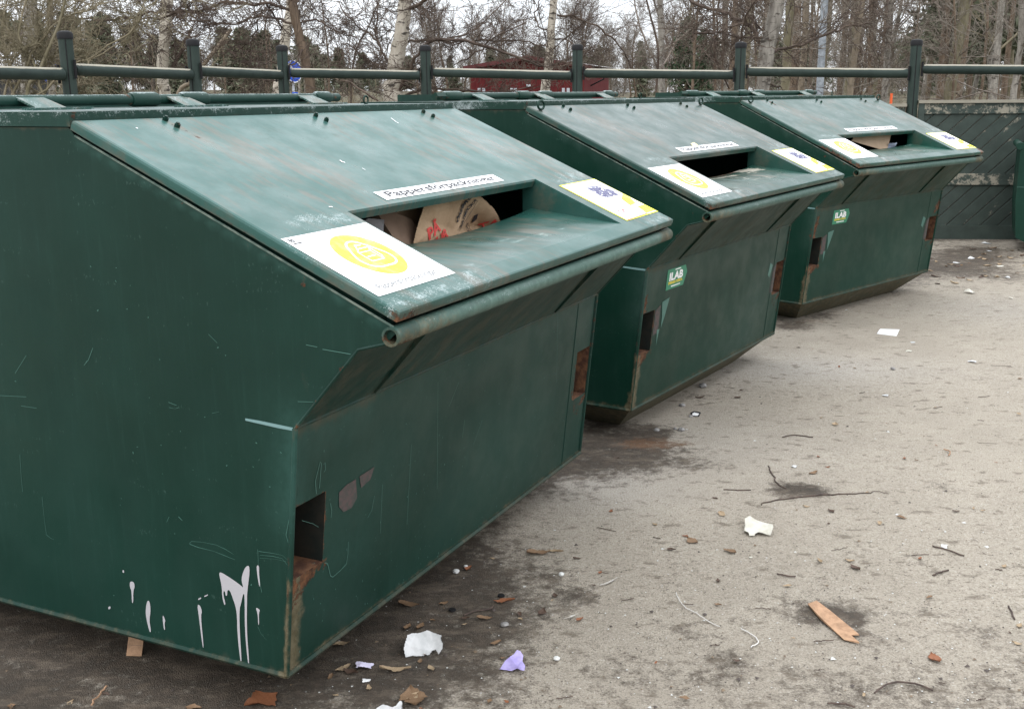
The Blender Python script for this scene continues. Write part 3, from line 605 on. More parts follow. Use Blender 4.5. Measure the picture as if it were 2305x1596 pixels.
def set_attr(o, name, fn):
    me = o.data; co = np.empty(len(me.vertices) * 3, np.float32); me.vertices.foreach_get('co', co); co = co.reshape(-1, 3)
    no = np.empty(len(me.vertices) * 3, np.float32); me.vertices.foreach_get('normal', no); no = no.reshape(-1, 3)
    a = me.attributes.new(name, 'FLOAT', 'POINT'); a.data.foreach_set('value', np.asarray(fn(co, no), np.float32))
RPX = [(-150, 158, 140, 168), (165, 157, 430, 168.4), (455, 160.5, 628, 169.5), (655, 164.6, 950, 170.3), (975, 163.5, 1290, 171), (1320, 165.4, 1655, 169.5), (1690, 162, 2050, 166), (2085, 156.3, 2500, 159.5)]
RZ = [(yp(a_, b_, POSTS[k_][1])[2], yp(c_, d_, POSTS[k_ + 1][1])[2]) for k_, (a_, b_, c_, d_) in enumerate(RPX)] + [(1.85, 1.8)]
for i, p in enumerate(POSTS):
    b = p * np.array([1, 1, 0]) - F0; k = 18; mb = MB()
    rad = .058; zt = 2.078
    ln = [(*b[:2], z) for z in (0, .5, 1., 1.5, zt)]
    mb.tube(ln, rad, k); o = smooth_angle(mb.build('post', M_fpost, fence), 50)
    a = rs.uniform(-2.1, -1.2); MB().box((b[0] + math.cos(a) * rad - .0035, b[1] + math.sin(a) * rad - .004, 1.0), (b[0] + math.cos(a) * rad + .0035, b[1] + math.sin(a) * rad + .001, zt - .01)).build('crack', M_black, o)
    cpb = MB().tube([(*b[:2], zt - .012), (*b[:2], zt + .03), (*b[:2], zt + .046), (*b[:2], zt + .054)], [rad + .006, rad + .006, rad - .004, rad - .03], k).build('cap', M_black, o); smooth_angle(cpb, 40)
    # iron fittings either side
    for dx, zz in ((-.07, RZ[max(i - 1, 0)][1]), (.07, RZ[min(i, len(RZ) - 1)][0])):
        MB().tube([(b[0] + dx, b[1] - .03, zz - .075), (b[0] + dx, b[1] - .03, zz + .075)], .012, 6).build('rail_bracket', M_black, fence)
RL = {0: None}
for i in range(len(POSTS) - 1):
    a, b = POSTS[i] * np.array([1, 1, 0]), POSTS[i + 1] * np.array([1, 1, 0]); dv = b - a; Ld = np.linalg.norm(dv); dv /= Ld
    za, zb = RZ[i]
    P0 = a + dv * .075 - F0; P1 = b - dv * .075 - F0; P0[2] = za; P1[2] = zb; n = 30
    pts = [P0 + (P1 - P0) * j / n for j in range(n + 1)]; rad = [.05] * (n + 1)
    pts = [pts[0]] + [pts[0] + dv * .035] + pts[1:]; rad = [.034, .05] + [.05] * n
    o = MB().tube(pts, rad, 22).build('rail', M_rail, fence); smooth_angle(o, 40)
    set_attr(o, 'wear', lambda co, no: 1.0 * np.clip((no[:, 2] - .6) / .2, 0, 1) + .05)
def bisect_grid(bm, axes, step):
    for ax, lo, hi in axes:
        q = lo + step * .5001
        while q < hi:
            n_ = Vector(ax); bmesh.ops.bisect_plane(bm, geom=bm.verts[:] + bm.edges[:] + bm.faces[:], plane_co=n_ * q, plane_no=n_); q += step
for i in range(len(POSTS) - 1):                                   # board panels between posts
    a, b = POSTS[i] * np.array([1, 1, 0]), POSTS[i + 1] * np.array([1, 1, 0]); dv = b - a; Ld = np.linalg.norm(dv); an = math.atan2(dv[1], dv[0])
    M = Matrix.Translation(Vector(a - F0)) @ Matrix.Rotation(an, 4, 'Z')
    x0, x1 = .07, Ld - .07; zt = 1.45 if i != 7 else 1.485
    def tb(mb, name, mat, step=.03):
        bm = bmesh.new(); vs = [bm.verts.new(v) for v in mb.v]
        for f in mb.f: bm.faces.new([vs[j] for j in f])
        if step: bisect_grid(bm, [((1, 0, 0), x0, x1)], step)
        bm.transform(M); me = bpy.data.meshes.new(name); bm.to_mesh(me); bm.free(); return link(name, me, mat, fence)
    mb = MB(); w_ = .125; zlo, zhi = .14, zt - .12; q = x0 - (zhi - zlo)
    # diagonal boards with a narrow gap, clipped to the panel
    bm = bmesh.new()
    while q < x1:
        g_ = .006; pts = [(q + g_, zlo), (q + w_ * 1.414 - g_, zlo), (q + w_ * 1.414 - g_ + (zhi - zlo), zhi), (q + g_ + (zhi - zlo), zhi)]
        bv = [bm.verts.new((px_, .012 , pz_)) for px_, pz_ in pts]; f = bm.faces.new(bv)
        bmesh.ops.bisect_plane(bm, geom=list(f.verts) + list(f.edges) + [f], plane_co=(x0, 0, 0), plane_no=(-1, 0, 0), clear_outer=True)
        fs = [f_ for f_ in bm.faces if any(abs(v.co.x) > 0 for v in f_.verts)]
        q += w_ * 1.414
    bmesh.ops.bisect_plane(bm, geom=bm.verts[:] + bm.edges[:] + bm.faces[:], plane_co=(x1, 0, 0), plane_no=(1, 0, 0), clear_outer=True)
    ret = bmesh.ops.extrude_face_region(bm, geom=bm.faces[:]); bmesh.ops.translate(bm, verts=[v for v in ret['geom'] if isinstance(v, bmesh.types.BMVert)], vec=(0, -.018, 0))
    bmesh.ops.bevel(bm, geom=[e for e in bm.edges if e.is_manifold and e.calc_face_angle(0) > 1 and abs(e.verts[0].co.y - e.verts[1].co.y) < .001 and e.verts[0].co.y < 0], offset=.004, segments=1, affect='EDGES')
    bm.transform(M); me = bpy.data.meshes.new('board_panel'); bm.to_mesh(me); bm.free(); o = link('board_panel', me, M_board, fence)
    set_attr(o, 'wear', lambda co, no: np.where(np.abs(no[:, 2]) > .35, .42, .06))
    tb(MB().box((x0, .016, zlo - .03), (x1, .03, zhi + .03)), 'backing_board', M_backing, 0)
    for z0_, z1_, wr, yy in ((zhi - .01, zt - .02, .46, -.026), (.60, .72, .50, -.026), (.0, .16, .08, -.028)):
        o = tb(MB().box((x0, yy, z0_), (x1, .02, z1_)), 'cross_rail', M_board)
        set_attr(o, 'wear', lambda co, no, wr=wr: np.full(len(co), wr))
    o = tb(MB().box((x0 - .01, -.05, zt - .018), (x1 + .01, .06, zt + .012)), 'top_rail', M_capw, .1); set_attr(o, 'wear', lambda co, no: np.where(co[:, 2] > 1.0, .75, .5))
    o = tb(MB().box((x0 - .005, -.04, 0), (x0 + .055, -.028, zt - .02)), 'frame_batten', M_board, 0); set_attr(o, 'wear', lambda co, no: np.full(len(co), .1))

# ------------------------------------------------------------------ recycling containers
W_, YA, XB, ZB, YC, XC, ZK, YL, ZL, YT, ZT, ZP, YP = 1.9553, .0701, .0045, .1706, .2398, .2319, .8326, .3058, 1.138, .6185, 1.5469, 1.0815, .2828
DEP = 2.24
BINS = [(-.5169, 2.495, 1.1203), (.6036, 4.8538, 1.0044), (2.0558, 7.4244, .7866)]
lv = np.array([0, YT + YL, ZT - ZL]); LL = np.linalg.norm(lv); lv = lv / LL; lnn = np.array([0, -lv[2], lv[1]])
def LP(u, v, w=0.): return np.array([u, -YL, ZL]) + lv * v + lnn * w              # lid plane coordinates
fdv = np.array([0, YA, ZB - ZK]); FLn = np.linalg.norm(fdv); fdv = fdv / FLn; fnn = np.array([0, fdv[2], -fdv[1]])
def FP(x, z, w=0.): return np.array([x, 0, ZK]) + fdv * ((z - ZK) / fdv[2]) + fnn * w   # front panel
def to_local(i, P, vec=False):
    x, y, a = BINS[i]; c, s = math.cos(a), math.sin(a); q = np.array(P, float) - (0 if vec else np.array([x, y, 0]))
    return np.array([c * q[0] + s * q[1], -s * q[0] + c * q[1], q[2]])
def hitp(i, px, py, pt, n):
    o, v = to_local(i, O), to_local(i, ray(px, py), True); return o + v * (np.dot(np.array(pt) - o, n) / np.dot(v, n))
def side_pt(px, py, w=.0015, i=0): q = hitp(i, px, py, (0, 0, 0), (1, 0, 0)); q[0] = -w; return q
def front_pt(px, py, w=.0015, i=0): return hitp(i, px, py, (0, 0, ZK), fnn) + fnn * w
def lid_pt(px, py, w=.0015, i=0): return hitp(i, px, py, LP(0, 0), lnn) + lnn * w
def panel(bm, pts, step):
    """planar polygon cut into a fine grid so that wear can be stored on it"""
    pts = [Vector(tuple(map(float, p))) for p in pts]; b2 = bmesh.new(); f = b2.faces.new([b2.verts.new(p) for p in pts]); f.normal_update()
    n = f.normal; e1 = Vector((1, 0, 0)) - n * n.x; e1 = e1.normalized() if e1.length > .3 else Vector((0, 1, 0)); e2 = n.cross(e1)
    for e in (e1, e2):
        s = [p.dot(e) for p in pts]; q = min(s) + step * .9
        while q < max(s) - step * .2:
            bmesh.ops.bisect_plane(b2, geom=b2.verts[:] + b2.edges[:] + b2.faces[:], plane_co=e * q, plane_no=e); q += step
    me = bpy.data.meshes.new('tmp'); b2.to_mesh(me); b2.free(); bm.from_mesh(me); bpy.data.meshes.remove(me)
def add_mb(bm, mb):
    me = bpy.data.meshes.new('tmp'); me.from_pydata(mb.v, [], mb.f); bm.from_mesh(me); bpy.data.meshes.remove(me)
def segd(co, a, b):
    a = np.array(a, float); b = np.array(b, float); ab = b - a; t = np.clip(((co - a) @ ab) / (ab @ ab + 1e-12), 0, 1)
    return np.linalg.norm(co - a - t[:, None] * ab, axis=1)
def wear(o, feats, base=None):
    """feats: (kind, a, b, radius, strength)"""
    me = o.data; co = np.empty(len(me.vertices) * 3, np.float32); me.vertices.foreach_get('co', co); co = co.reshape(-1, 3).astype(float)
    fd_ = np.abs((co - np.array([0, 0, ZK])) @ fnn) < .004
    for kind in ('rust', 'frost', 'dirt', 'fade', 'smear', 'clay'):
        v = np.full(len(co), (base or {}).get(kind, 0.))
        for k_, a, b, r, s in feats:
            if k_.lstrip('F') == kind: v = np.maximum(v, s * np.clip(1.15 - segd(co, a, b) / r, 0, 1) * (fd_ if k_[0] == 'F' else 1))
        at = me.attributes.new(kind, 'FLOAT', 'POINT'); at.data.foreach_set('value', v.astype(np.float32))
def finish(bm, name, mat, parent, feats=(), base=None, smooth=None):
    me = bpy.data.meshes.new(name); bm.to_mesh(me); bm.free(); o = link(name, me, mat, parent); wear(o, feats, base)
    if smooth: smooth_angle(o, smooth)
    return o
def ribbon(mb, P, wd, fn):
    """flat strip along 3-D points lying on a plane with normal fn"""
    P = [np.array(p, float) for p in P]; fn = np.array(fn, float); n = len(P); Lf, Rt = [], []
    wd = [wd] * n if np.isscalar(wd) else wd
    for j in range(n):
        d = P[min(j + 1, n - 1)] - P[max(j - 1, 0)]; s = np.cross(d, fn); s /= np.linalg.norm(s) + 1e-12; Lf.append(P[j] + s * wd[j] / 2); Rt.append(P[j] - s * wd[j] / 2)
    for j in range(n - 1): mb.poly([Lf[j], Rt[j], Rt[j + 1], Lf[j + 1]])
    return mb
def text_mesh(txt, size, bold=0., shear=0., sx=1., align='LEFT'):
    cu = bpy.data.curves.new('t', 'FONT'); cu.body = txt; cu.size = size; cu.offset = bold; cu.shear = shear; cu.align_x = align; cu.resolution_u = 3
    o = bpy.data.objects.new('t', cu); S.collection.objects.link(o); bpy.context.view_layer.update()
    me = bpy.data.meshes.new_from_object(o.evaluated_get(bpy.context.evaluated_depsgraph_get())); bpy.data.objects.remove(o); bpy.data.curves.remove(cu)
    me.materials.clear(); me.transform(Matrix.Diagonal((sx, 1, 1, 1))); return me
def put_text(name, txt, size, mat, parent, org, ex, ey, bold=0., shear=0., width=None, align='LEFT'):
    me = text_mesh(txt, size, bold, shear, 1., align)
    if width:
        xs = [v.co.x for v in me.vertices]; me.transform(Matrix.Diagonal((width / (max(xs) - min(xs)), 1, 1, 1)))
    ex, ey = Vector(tuple(ex)).normalized(), Vector(tuple(ey)).normalized(); ez = ex.cross(ey)
    me.transform(Matrix(((ex.x, ey.x, ez.x, org[0]), (ex.y, ey.y, ez.y, org[1]), (ex.z, ey.z, ez.z, org[2]), (0, 0, 0, 1))))
    return link(name, me, mat, parent)
U, Vv = (1, 0, 0), tuple(lv)
labels = ['large green steel paper container in the foreground with a crumpled kraft bag in its slot',
          'second green steel container of the row with a rust stained slot, between the other two',
          'third green steel container of the row, farthest along, nearest the board fence']
bin_roots = []
for bi, (bx, by, ba) in enumerate(BINS):
    st = (.022, .04, .05)[bi]; root = thing('recycling_container', labels[bi], 'container', (bx, by, 0), ba, 'row of green recycling containers'); bin_roots.append(root)
    # ---- body
    bm = bmesh.new()
    prof = [(YA, ZB), (0, ZK), (-.188, 1.042), (-.262, 1.062), (-.290, 1.088), (-YL + .020, ZL - .037), (YT, ZT - .040), (YT + .02, 1.528), (DEP - YT, 1.528), (DEP + YL - .02, ZL - .04), (DEP + .262, 1.062), (DEP, ZK), (DEP - YA, ZB)]
    for x in (0, W_): panel(bm, [(x, y, z) for y, z in prof], st)
    pz0, pz1, px0, px1 = .43, .625, .012, .14
    def fr(x0, x1, z0, z1): panel(bm, [FP(x0, z0), FP(x1, z0), FP(x1, z1), FP(x0, z1)], st)
    fr(0, W_, ZB, pz0); fr(0, W_, pz1, ZK); fr(0, px0, pz0, pz1); fr(W_ - px0, W_, pz0, pz1); fr(px1, W_ - px1, pz0, pz1)
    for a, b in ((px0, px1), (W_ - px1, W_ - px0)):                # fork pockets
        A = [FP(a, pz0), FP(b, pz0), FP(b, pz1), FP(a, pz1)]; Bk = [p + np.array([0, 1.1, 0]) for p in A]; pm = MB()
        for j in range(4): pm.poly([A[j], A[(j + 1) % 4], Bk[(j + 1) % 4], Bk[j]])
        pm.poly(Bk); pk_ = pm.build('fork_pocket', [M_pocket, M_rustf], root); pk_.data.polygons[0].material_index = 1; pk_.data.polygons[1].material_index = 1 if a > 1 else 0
    panel(bm, [(0, 0, ZK), (W_, 0, ZK), (W_, -.205, 1.060), (0, -.205, 1.060)], st)
    panel(bm, [(0, -.205, 1.060), (W_, -.205, 1.060), (W_, -.275, 1.075), (0, -.275, 1.075)], st)
    panel(bm, [(0, -.275, 1.08), (W_, -.275, 1.08), (W_, -.272, ZL - .04), (0, -.272, ZL - .04)], st)
    for x in (.028, W_ - .028): panel(bm, [(x, -.26, 1.06), tuple(LP(x, .035, -.03)), tuple(LP(x, LL, -.03)), (x, YT, 1.40)], .1)
    panel(bm, [(0, -.245, 1.06), (W_, -.245, 1.06), (W_, -.25, 1.125), (0, -.25, 1.125)], .1)
    panel(bm, [(0, DEP - YA, ZB), (W_, DEP - YA, ZB), (W_, DEP, ZK), (0, DEP, ZK)], .1); panel(bm, [(0, DEP, ZK), (W_, DEP, ZK), (W_, DEP + .262, 1.062), (0, DEP + .262, 1.062)], .1)
    panel(bm, [(0, DEP + .262, 1.062), (W_, DEP + .262, 1.062), (W_, DEP + YL - .02, ZL - .04), (0, DEP + YL - .02, ZL - .04)], .1)
    c0, c1 = YC, DEP - YC; zc = .012
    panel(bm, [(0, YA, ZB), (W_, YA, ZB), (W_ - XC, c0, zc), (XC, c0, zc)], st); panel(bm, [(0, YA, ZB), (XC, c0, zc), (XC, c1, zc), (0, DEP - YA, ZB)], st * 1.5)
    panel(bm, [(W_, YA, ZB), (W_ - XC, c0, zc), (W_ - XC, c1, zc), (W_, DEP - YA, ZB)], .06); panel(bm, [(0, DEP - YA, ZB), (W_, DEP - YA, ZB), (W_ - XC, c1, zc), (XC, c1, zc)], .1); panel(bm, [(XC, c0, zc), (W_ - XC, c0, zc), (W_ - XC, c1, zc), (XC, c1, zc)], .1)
    mb = MB(); k5 = 6
    for x in (.001, W_ - .001):                                    # weld seams and rolled edges
        mb.tube([(x, YA - .001, ZB), *[FP(x, ZB + (ZK - ZB) * j / 30., .001) for j in range(31)]], .0075, 8)
        mb.tube([(x, -.001 - .188 * j / 12, ZK + .2094 * j / 12) for j in range(13)] + [(x, -.262, 1.062)], .004, 6)
        mb.tube([(x, YA + (DEP - 2 * YA) * j / 60., ZB) for j in range(61)], .009, 6)
    mb.tube([(W_ * j / 60., -.0015, ZK) for j in range(61)], .0045, 6); mb.tube([(W_ * j / 60., YA - .002, ZB) for j in range(61)], .009, 6)
    mb.tube([FP(W_ - .185, ZB + (ZK - ZB) * j / 20., .0005) for j in range(21)], .002, 4)
    add_mb(bm, mb); F_ = []
    CL = FP(0, pz0); K0 = (0, 0, ZK); B0 = (0, YA, ZB)
    F_ += [('Frust', FP(.0, .39), FP(.04, .39), .05, .62), ('Frust', FP(0, pz0 - .02), FP(px1, pz0 - .01), .035, .72), ('Fclay', FP(.02, .42), FP(.012, ZB), .062, .95), ('clay', FP(0, .43), FP(0, ZB), .012, .9), ('clay', (0, YA, ZB), (W_, YA, ZB), .016, .75), ('clay', (0, YA, ZB), (0, 2.1, ZB), .014, .7), ('Fclay', (0, YA, ZB), (W_, YA, ZB), .035, .45), ('Frust', FP(0, .2), FP(0, .6), .02, .6), ('Frust', FP(px1, pz0), FP(px1, pz1), .012, .6), ('Frust', FP(0, pz1), FP(px1, pz1), .014, .55),
           ('Frust', FP(.02, pz0) + [0, .12, 0], FP(.1, pz0) + [0, .3, 0], .16, .9), ('rust', (0, 0, ZK), (0, -.18, 1.04), .014, .46), ('dirt', (0, -.01, ZK), (W_, -.01, ZK), .035, .5), ('fade', (0, 0, ZK), FP(0, .62), .09, .8), ('fade', (0, 0, ZK - .02), (W_, 0, ZK - .02), .16, .35),  # last fade band, under the kink, paints in the bend's highlight
           ('rust', (W_, 0, ZK), FP(W_, .63), .03, .55), ('Frust', FP(W_ - px1, pz0), FP(W_ - px1, pz1), .02, .5), ('Frust', FP(W_ - .05, .40), FP(W_, .42), .05, .62), ('Frust', FP(W_, .3), FP(W_, .7), .02, .55), ('Frust', FP(W_ - .08, pz0) + [0, .1, 0], FP(W_ - .08, pz1) + [0, .5, 0], .2, .66),
           ('dirt', (0, YA, ZB - .01), (W_, YA, ZB - .01), .045, .62), ('dirt', (XC, YC, 0), (W_ - XC, YC, 0), .3, .72), ('dirt', (XC, YC, 0), (XC, 2, 0), .3, .7), ('dirt', (0, YA, ZB), (0, 2, ZB), .03, .45), ('dirt', (0, .6, 1.53), (0, 1.3, 1.53), .02, .5),
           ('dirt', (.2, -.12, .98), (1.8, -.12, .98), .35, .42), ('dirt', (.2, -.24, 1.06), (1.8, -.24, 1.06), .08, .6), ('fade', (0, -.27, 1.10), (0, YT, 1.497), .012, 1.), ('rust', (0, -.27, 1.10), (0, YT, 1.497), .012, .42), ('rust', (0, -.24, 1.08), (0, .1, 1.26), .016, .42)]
    F_ += [('fade', FP(0, ZK), FP(0, .63), .030, 1.3), ('Ffade', (0, 0, ZK - .02), (.3, 0, ZK - .02), .12, .8), ('Fdirt', (0, 0, ZK - .01), (.35, 0, ZK - .01), .045, .6)]
    if bi == 0: F_ += [('Frust', FP(0, .3), FP(.03, .42), .03, .5), ('Ffade', FP(.25, .5), FP(.6, .75), .3, .35), ('Ffade', FP(.9, .4), FP(1.4, .5), .25, .3), ('rust', (.3, -.16, .98), (.5, -.03, .85), .07, .38)]
    else: F_ += [('Frust', FP(0, .64), FP(.05, .70), .05, .66), ('Frust', FP(0, .2), FP(.02, .6), .035, .66), ('Ffade', FP(W_ - .5, .3), FP(W_ - .3, .55), .3, .45)]
    if bi == 2: F_ += [('Frust', FP(W_ - .06, .66), FP(W_, .72), .07, .7), ('Frust', FP(0, .64), FP(.06, .76), .06, .75)]
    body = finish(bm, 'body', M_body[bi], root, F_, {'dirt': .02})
    co_ = np.empty(len(body.data.vertices) * 3, np.float32); body.data.vertices.foreach_get('co', co_); co_ = co_.reshape(-1, 3); fa = body.data.attributes['dirt'].data; v_ = np.empty(len(co_), np.float32); fa.foreach_get('value', v_)
    v_ = np.maximum(v_, np.where(co_[:, 2] < ZB - .012, .62, 0)); v_ = np.maximum(v_, np.where((co_[:, 1] < -.004) & (co_[:, 2] < 1.058) & (co_[:, 0] > .006) & (co_[:, 0] < W_ - .006), .42, 0)); fa.foreach_set('value', v_.astype(np.float32))  # chamfer and overhang grime; the chamfer tone also carries ground-bounce light
    fa = body.data.attributes['clay'].data; v_ = np.empty(len(co_), np.float32); fa.foreach_get('value', v_); fa.foreach_set('value', np.maximum(v_, np.where(co_[:, 2] < ZB - .012, .58, 0)).astype(np.float32))  # chamfers: olive grime, lightened in colour in place of light bounced off the ground
    # ---- pale upper rim of the side plates
    for x in (-.001, W_ + .001): MB().tube([(x, -YL + .020, ZL - .036), (x, YT, ZT - .039)], .0028, 5).build('rim_weld', M_rim, root)
    # ---- inner lining so the slot looks into a dark box
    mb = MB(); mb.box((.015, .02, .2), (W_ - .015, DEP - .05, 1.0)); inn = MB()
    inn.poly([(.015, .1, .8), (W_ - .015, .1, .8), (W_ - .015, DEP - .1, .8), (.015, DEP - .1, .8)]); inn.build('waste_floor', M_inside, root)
    # ---- pipe along the lip
    bm = bmesh.new(); mb = MB(); n = 70
    mb.tube([(-.012 + (W_ + .012) * j / n, -YP, ZP) for j in range(n + 1)], .0225, 20, cap=False)
    mb.tube([(-.012 + (W_ + .012) * j / n, -YP, ZP) for j in range(0, n + 1, 5)], .0165, 20, cap=False)
    for xx in (-.012, W_):
        for j in range(20):
            a, b = 2*math.pi*j/20, 2*math.pi*(j+1)/20; mb.poly([(xx, -YP + r_*math.cos(q_), ZP + r_*math.sin(q_)) for r_, q_ in ((.0225, a), (.0225, b), (.0165, b), (.0165, a))])
    add_mb(bm, mb); pf = [('clay', (0, -YP, ZP - .01), (.25, -YP, ZP - .01), .05, .75), ('clay', (.25, -YP, ZP - .02), (W_, -YP, ZP - .02), .022, .55), ('clay', (1.8, -YP, ZP), (W_, -YP, ZP), .05, .7), ('rust', (-.02, -YP, ZP - .02), (.07, -YP, ZP - .02), .05, .55), ('dirt', (0, -YP, ZP), (.1, -YP, ZP), .06, .5), ('fade', (.1, -YP - .02, ZP), (1.8, -YP - .02, ZP), .04, .75), ('dirt', (0, -YP, ZP - .025), (W_, -YP, ZP - .025), .02, .45), ('frost', (.1, -YP - .02, ZP + .01), (.8, -YP - .02, ZP + .01), .03, .42), ('dirt', (1.85, -YP, ZP), (W_, -YP, ZP), .1, .55)]
    if bi: pf += [('rust', (.02, -YP, ZP), (.4, -YP, ZP - .01), .035, .62), ('rust', (.4, -YP, ZP - .01), (W_, -YP, ZP - .01), .03, .46)]
    finish(bm, 'lip_pipe', M_pipe[min(bi, 1)], root, pf, {'fade': .2, 'dirt': .25, 'clay': .12}, 50)
    # ---- ribs
    for xr_ in (.34, 1.53):
        dr_ = np.array([0, -.205, 1.06 - ZK]); dr_ /= np.linalg.norm(dr_); nr = np.array([0, -dr_[2], dr_[1]]); mb = MB(); a, b = np.array([xr_, 0, ZK]) + dr_ * .01, np.array([xr_ - .02, -.205, 1.06])
        c = [a + np.array([dx, 0, 0]) + nr * w2 for dx, w2 in ((-.005, 0), (.005, 0), (.005, .006), (-.005, .006))] + [b + np.array([dx, 0, 0]) + nr * w2 for dx, w2 in ((-.005, 0), (.005, 0), (.005, .014), (-.005, .014))]
        i0 = len(mb.v); mb.v += [tuple(q) for q in c]; mb.f += [(3,2,1,0),(4,5,6,7),(0,1,5,4),(1,2,6,5),(2,3,7,6),(3,0,4,7)]; o = mb.build('rib', M_body[bi], root); wear(o, [], {'dirt': .4})
    # ---- lid
    bm = bmesh.new(); u0, u1, v0, v1 = .37, 1.545, .062, .418; e0, e1 = -.004, W_ + .004; r_ = .007; th = .026
    def lp(a, b, c_, d_): panel(bm, [LP(a, c_), LP(b, c_), LP(b, d_), LP(a, d_)], st)
    lp(e0 + r_, e1 - r_, r_, v0); lp(e0 + r_, u0, v0, v1); lp(u1, e1 - r_, v0, v1); lp(e0 + r_, e1 - r_, v1, LL - r_)
    def strip(P, Q): 
        n_ = max(int(np.linalg.norm(P[1] - P[0]) / st), 1)
        for j in range(n_):
            a, b = j / n_, (j + 1) / n_; bm.faces.new([bm.verts.new(tuple(q)) for q in (P[0] + (P[1]-P[0])*a, P[0] + (P[1]-P[0])*b, Q[0] + (Q[1]-Q[0])*b, Q[0] + (Q[1]-Q[0])*a)])
    cs = [(e0, 0), (e1, 0), (e1, LL), (e0, LL)]; ci = [(e0 + r_, r_), (e1 - r_, r_), (e1 - r_, LL - r_), (e0 + r_, LL - r_)]; cm = [(e0 + .002, .002), (e1 - .002, .002), (e1 - .002, LL - .002), (e0 + .002, LL - .002)]
    for j in range(4):
        k_ = (j + 1) % 4
        strip((LP(*ci[j]), LP(*ci[k_])), (LP(*cm[j], -.002), LP(*cm[k_], -.002))); strip((LP(*cm[j], -.002), LP(*cm[k_], -.002)), (LP(*cs[j], -r_), LP(*cs[k_], -r_))); strip((LP(*cs[j], -r_), LP(*cs[k_], -r_)), (LP(*cs[j], -th), LP(*cs[k_], -th)))
    # hood edge, cheeks, tray
    tb_ = np.array([0, .096, 1.203]); 
    def H(u, v, w=0): return LP(u, v, w)
    strip((H(u0, v1), H(u1, v1)), (H(u0, v1 - .004, -.006), H(u1, v1 - .004, -.006))); strip((H(u0, v1 - .004, -.006), H(u1, v1 - .004, -.006)), (H(u0, v1 - .003, -.028), H(u1, v1 - .003, -.028))); strip((H(u0, v1 - .003, -.028), H(u1, v1 - .003, -.028)), (H(u0, v1 + .02, -.03), H(u1, v1 + .02, -.03)))
    for uu in (u0, u1):
        e_ = .0 ; panel(bm, [H(uu, v0), (uu, tb_[1], tb_[2]), (uu, tb_[1] + .03, tb_[2] - .02), (uu, tb_[1] + .03, H(uu, v1)[2] - .0), H(uu, v1)], st)
    # tray with a worn dip, subdivided
    nu, nv = int((u1 - u0) / st) + 1, 10; g_ = []
    A0 = H(0, v0)
    for b_ in range(nv + 1):
        f = b_ / nv; row = []
        for a_ in range(nu + 1):
            u = u0 + (u1 - u0) * a_ / nu; s_ = (u - u0) / (u1 - u0); dip = (.030, .028, .022)[bi] * math.sin(math.pi * s_) ** .8 * f ** 2
            y = A0[1] + (tb_[1] - A0[1]) * f; z = A0[2] + (tb_[2] - A0[2]) * f - dip; row.append(bm.verts.new((u, y, z)))
        g_.append(row)
    row = [bm.verts.new((v.co.x, v.co.y + .01, v.co.z - .05)) for v in g_[-1]]; g_.append(row)
    for b_ in range(len(g_) - 1):
        for a_ in range(nu): bm.faces.new([g_[b_][a_], g_[b_][a_ + 1], g_[b_ + 1][a_ + 1], g_[b_ + 1][a_]])
    lf = [('clay', LP(.296, .97), LP(.31, .89), .028, .62), ('clay', LP(1.66, .96), LP(1.67, .9), .024, .6), ('clay', LP(.975, .96), LP(.985, .9), .02, .5), ('clay', LP(1.0, .55), LP(1.03, .54), .02, .55), ('clay', LP(.7, .75), LP(.72, .74), .02, .5), ('clay', LP(1.35, .50), LP(1.4, .49), .02, .55), ('frost', LP(.14, .41), LP(.34, .39), .07, .66), ('frost', LP(0, .03), LP(.45, .03), .06, .66), ('frost', LP(.4, .05), LP(.5, .1), .05, .66), ('frost', LP(1.7, .38), LP(1.93, .4), .1, .66), ('frost', LP(1.75, .03), LP(W_, .03), .07, .66), ('frost', LP(.55, .5), LP(.62, .52), .04, .42), ('frost', LP(0, .1), LP(0, .35), .02, .45),
          ('rust', LP(0, 0, -.03), LP(.06, 0, -.03), .05, .7), ('dirt', LP(0, 0, -.03), LP(.12, 0, -.03), .06, .75), ('rust', LP(0, 0, -.03), LP(0, .6, -.03), .02, .48), ('fade', LP(0, .1, -.01), LP(0, .9, -.01), .02, .6), ('dirt', LP(.3, .9), LP(1.9, .86), .22, .26), ('fade', LP(.3, .6), LP(1.2, .7), .4, .3),
          ('smear', (.9, -.14, 1.17), (1.25, -.16, 1.17), .08, .50), ('smear', (.55, .04, 1.18), (1.2, .02, 1.18), .06, .38), ('dirt', (.5, .09, 1.19), (1.4, .09, 1.19), .035, .45), ('fade', LP(.4, .055), LP(1.6, .055), .02, .7), ('rust', LP(.296, .93), LP(.305, .88), .022, .62), ('rust', LP(.296, .99), LP(.298, .95), .018, .7), ('rust', LP(1.66, .98), LP(1.67, .91), .016, .62), ('rust', LP(.975, .98), LP(.985, .91), .014, .58),
          ('rust', LP(W_ - .02, 0), LP(W_, .03), .03, .5), ('dirt', LP(0, .0, -.03), LP(W_, 0, -.03), .012, .85), ('dirt', LP(0, .0, -.028), LP(0, LL, -.028), .010, .8), ('rust', LP(0, .0, -.024), LP(0, .55, -.024), .014, .52), ('fade', LP(0, 0, -.005), LP(0, LL, -.005), .008, .8), ('clay', LP(0, 0, -.004), LP(W_, 0, -.004), .006, .3)]
    if bi == 1: lf += [('smear', (1.30, .08, 1.19), (1.42, .03, 1.18), .09, 1.0), ('smear', (.7, .03, 1.18), (1.3, .02, 1.17), .06, .72), ('smear', (.9, -.06, 1.17), (1.5, -.10, 1.17), .06, .5), ('rust', (.7, .09, 1.17), (1.28, .09, 1.18), .05, .66), ('fade', LP(.2, .5), LP(1.8, .9), .6, .35)]
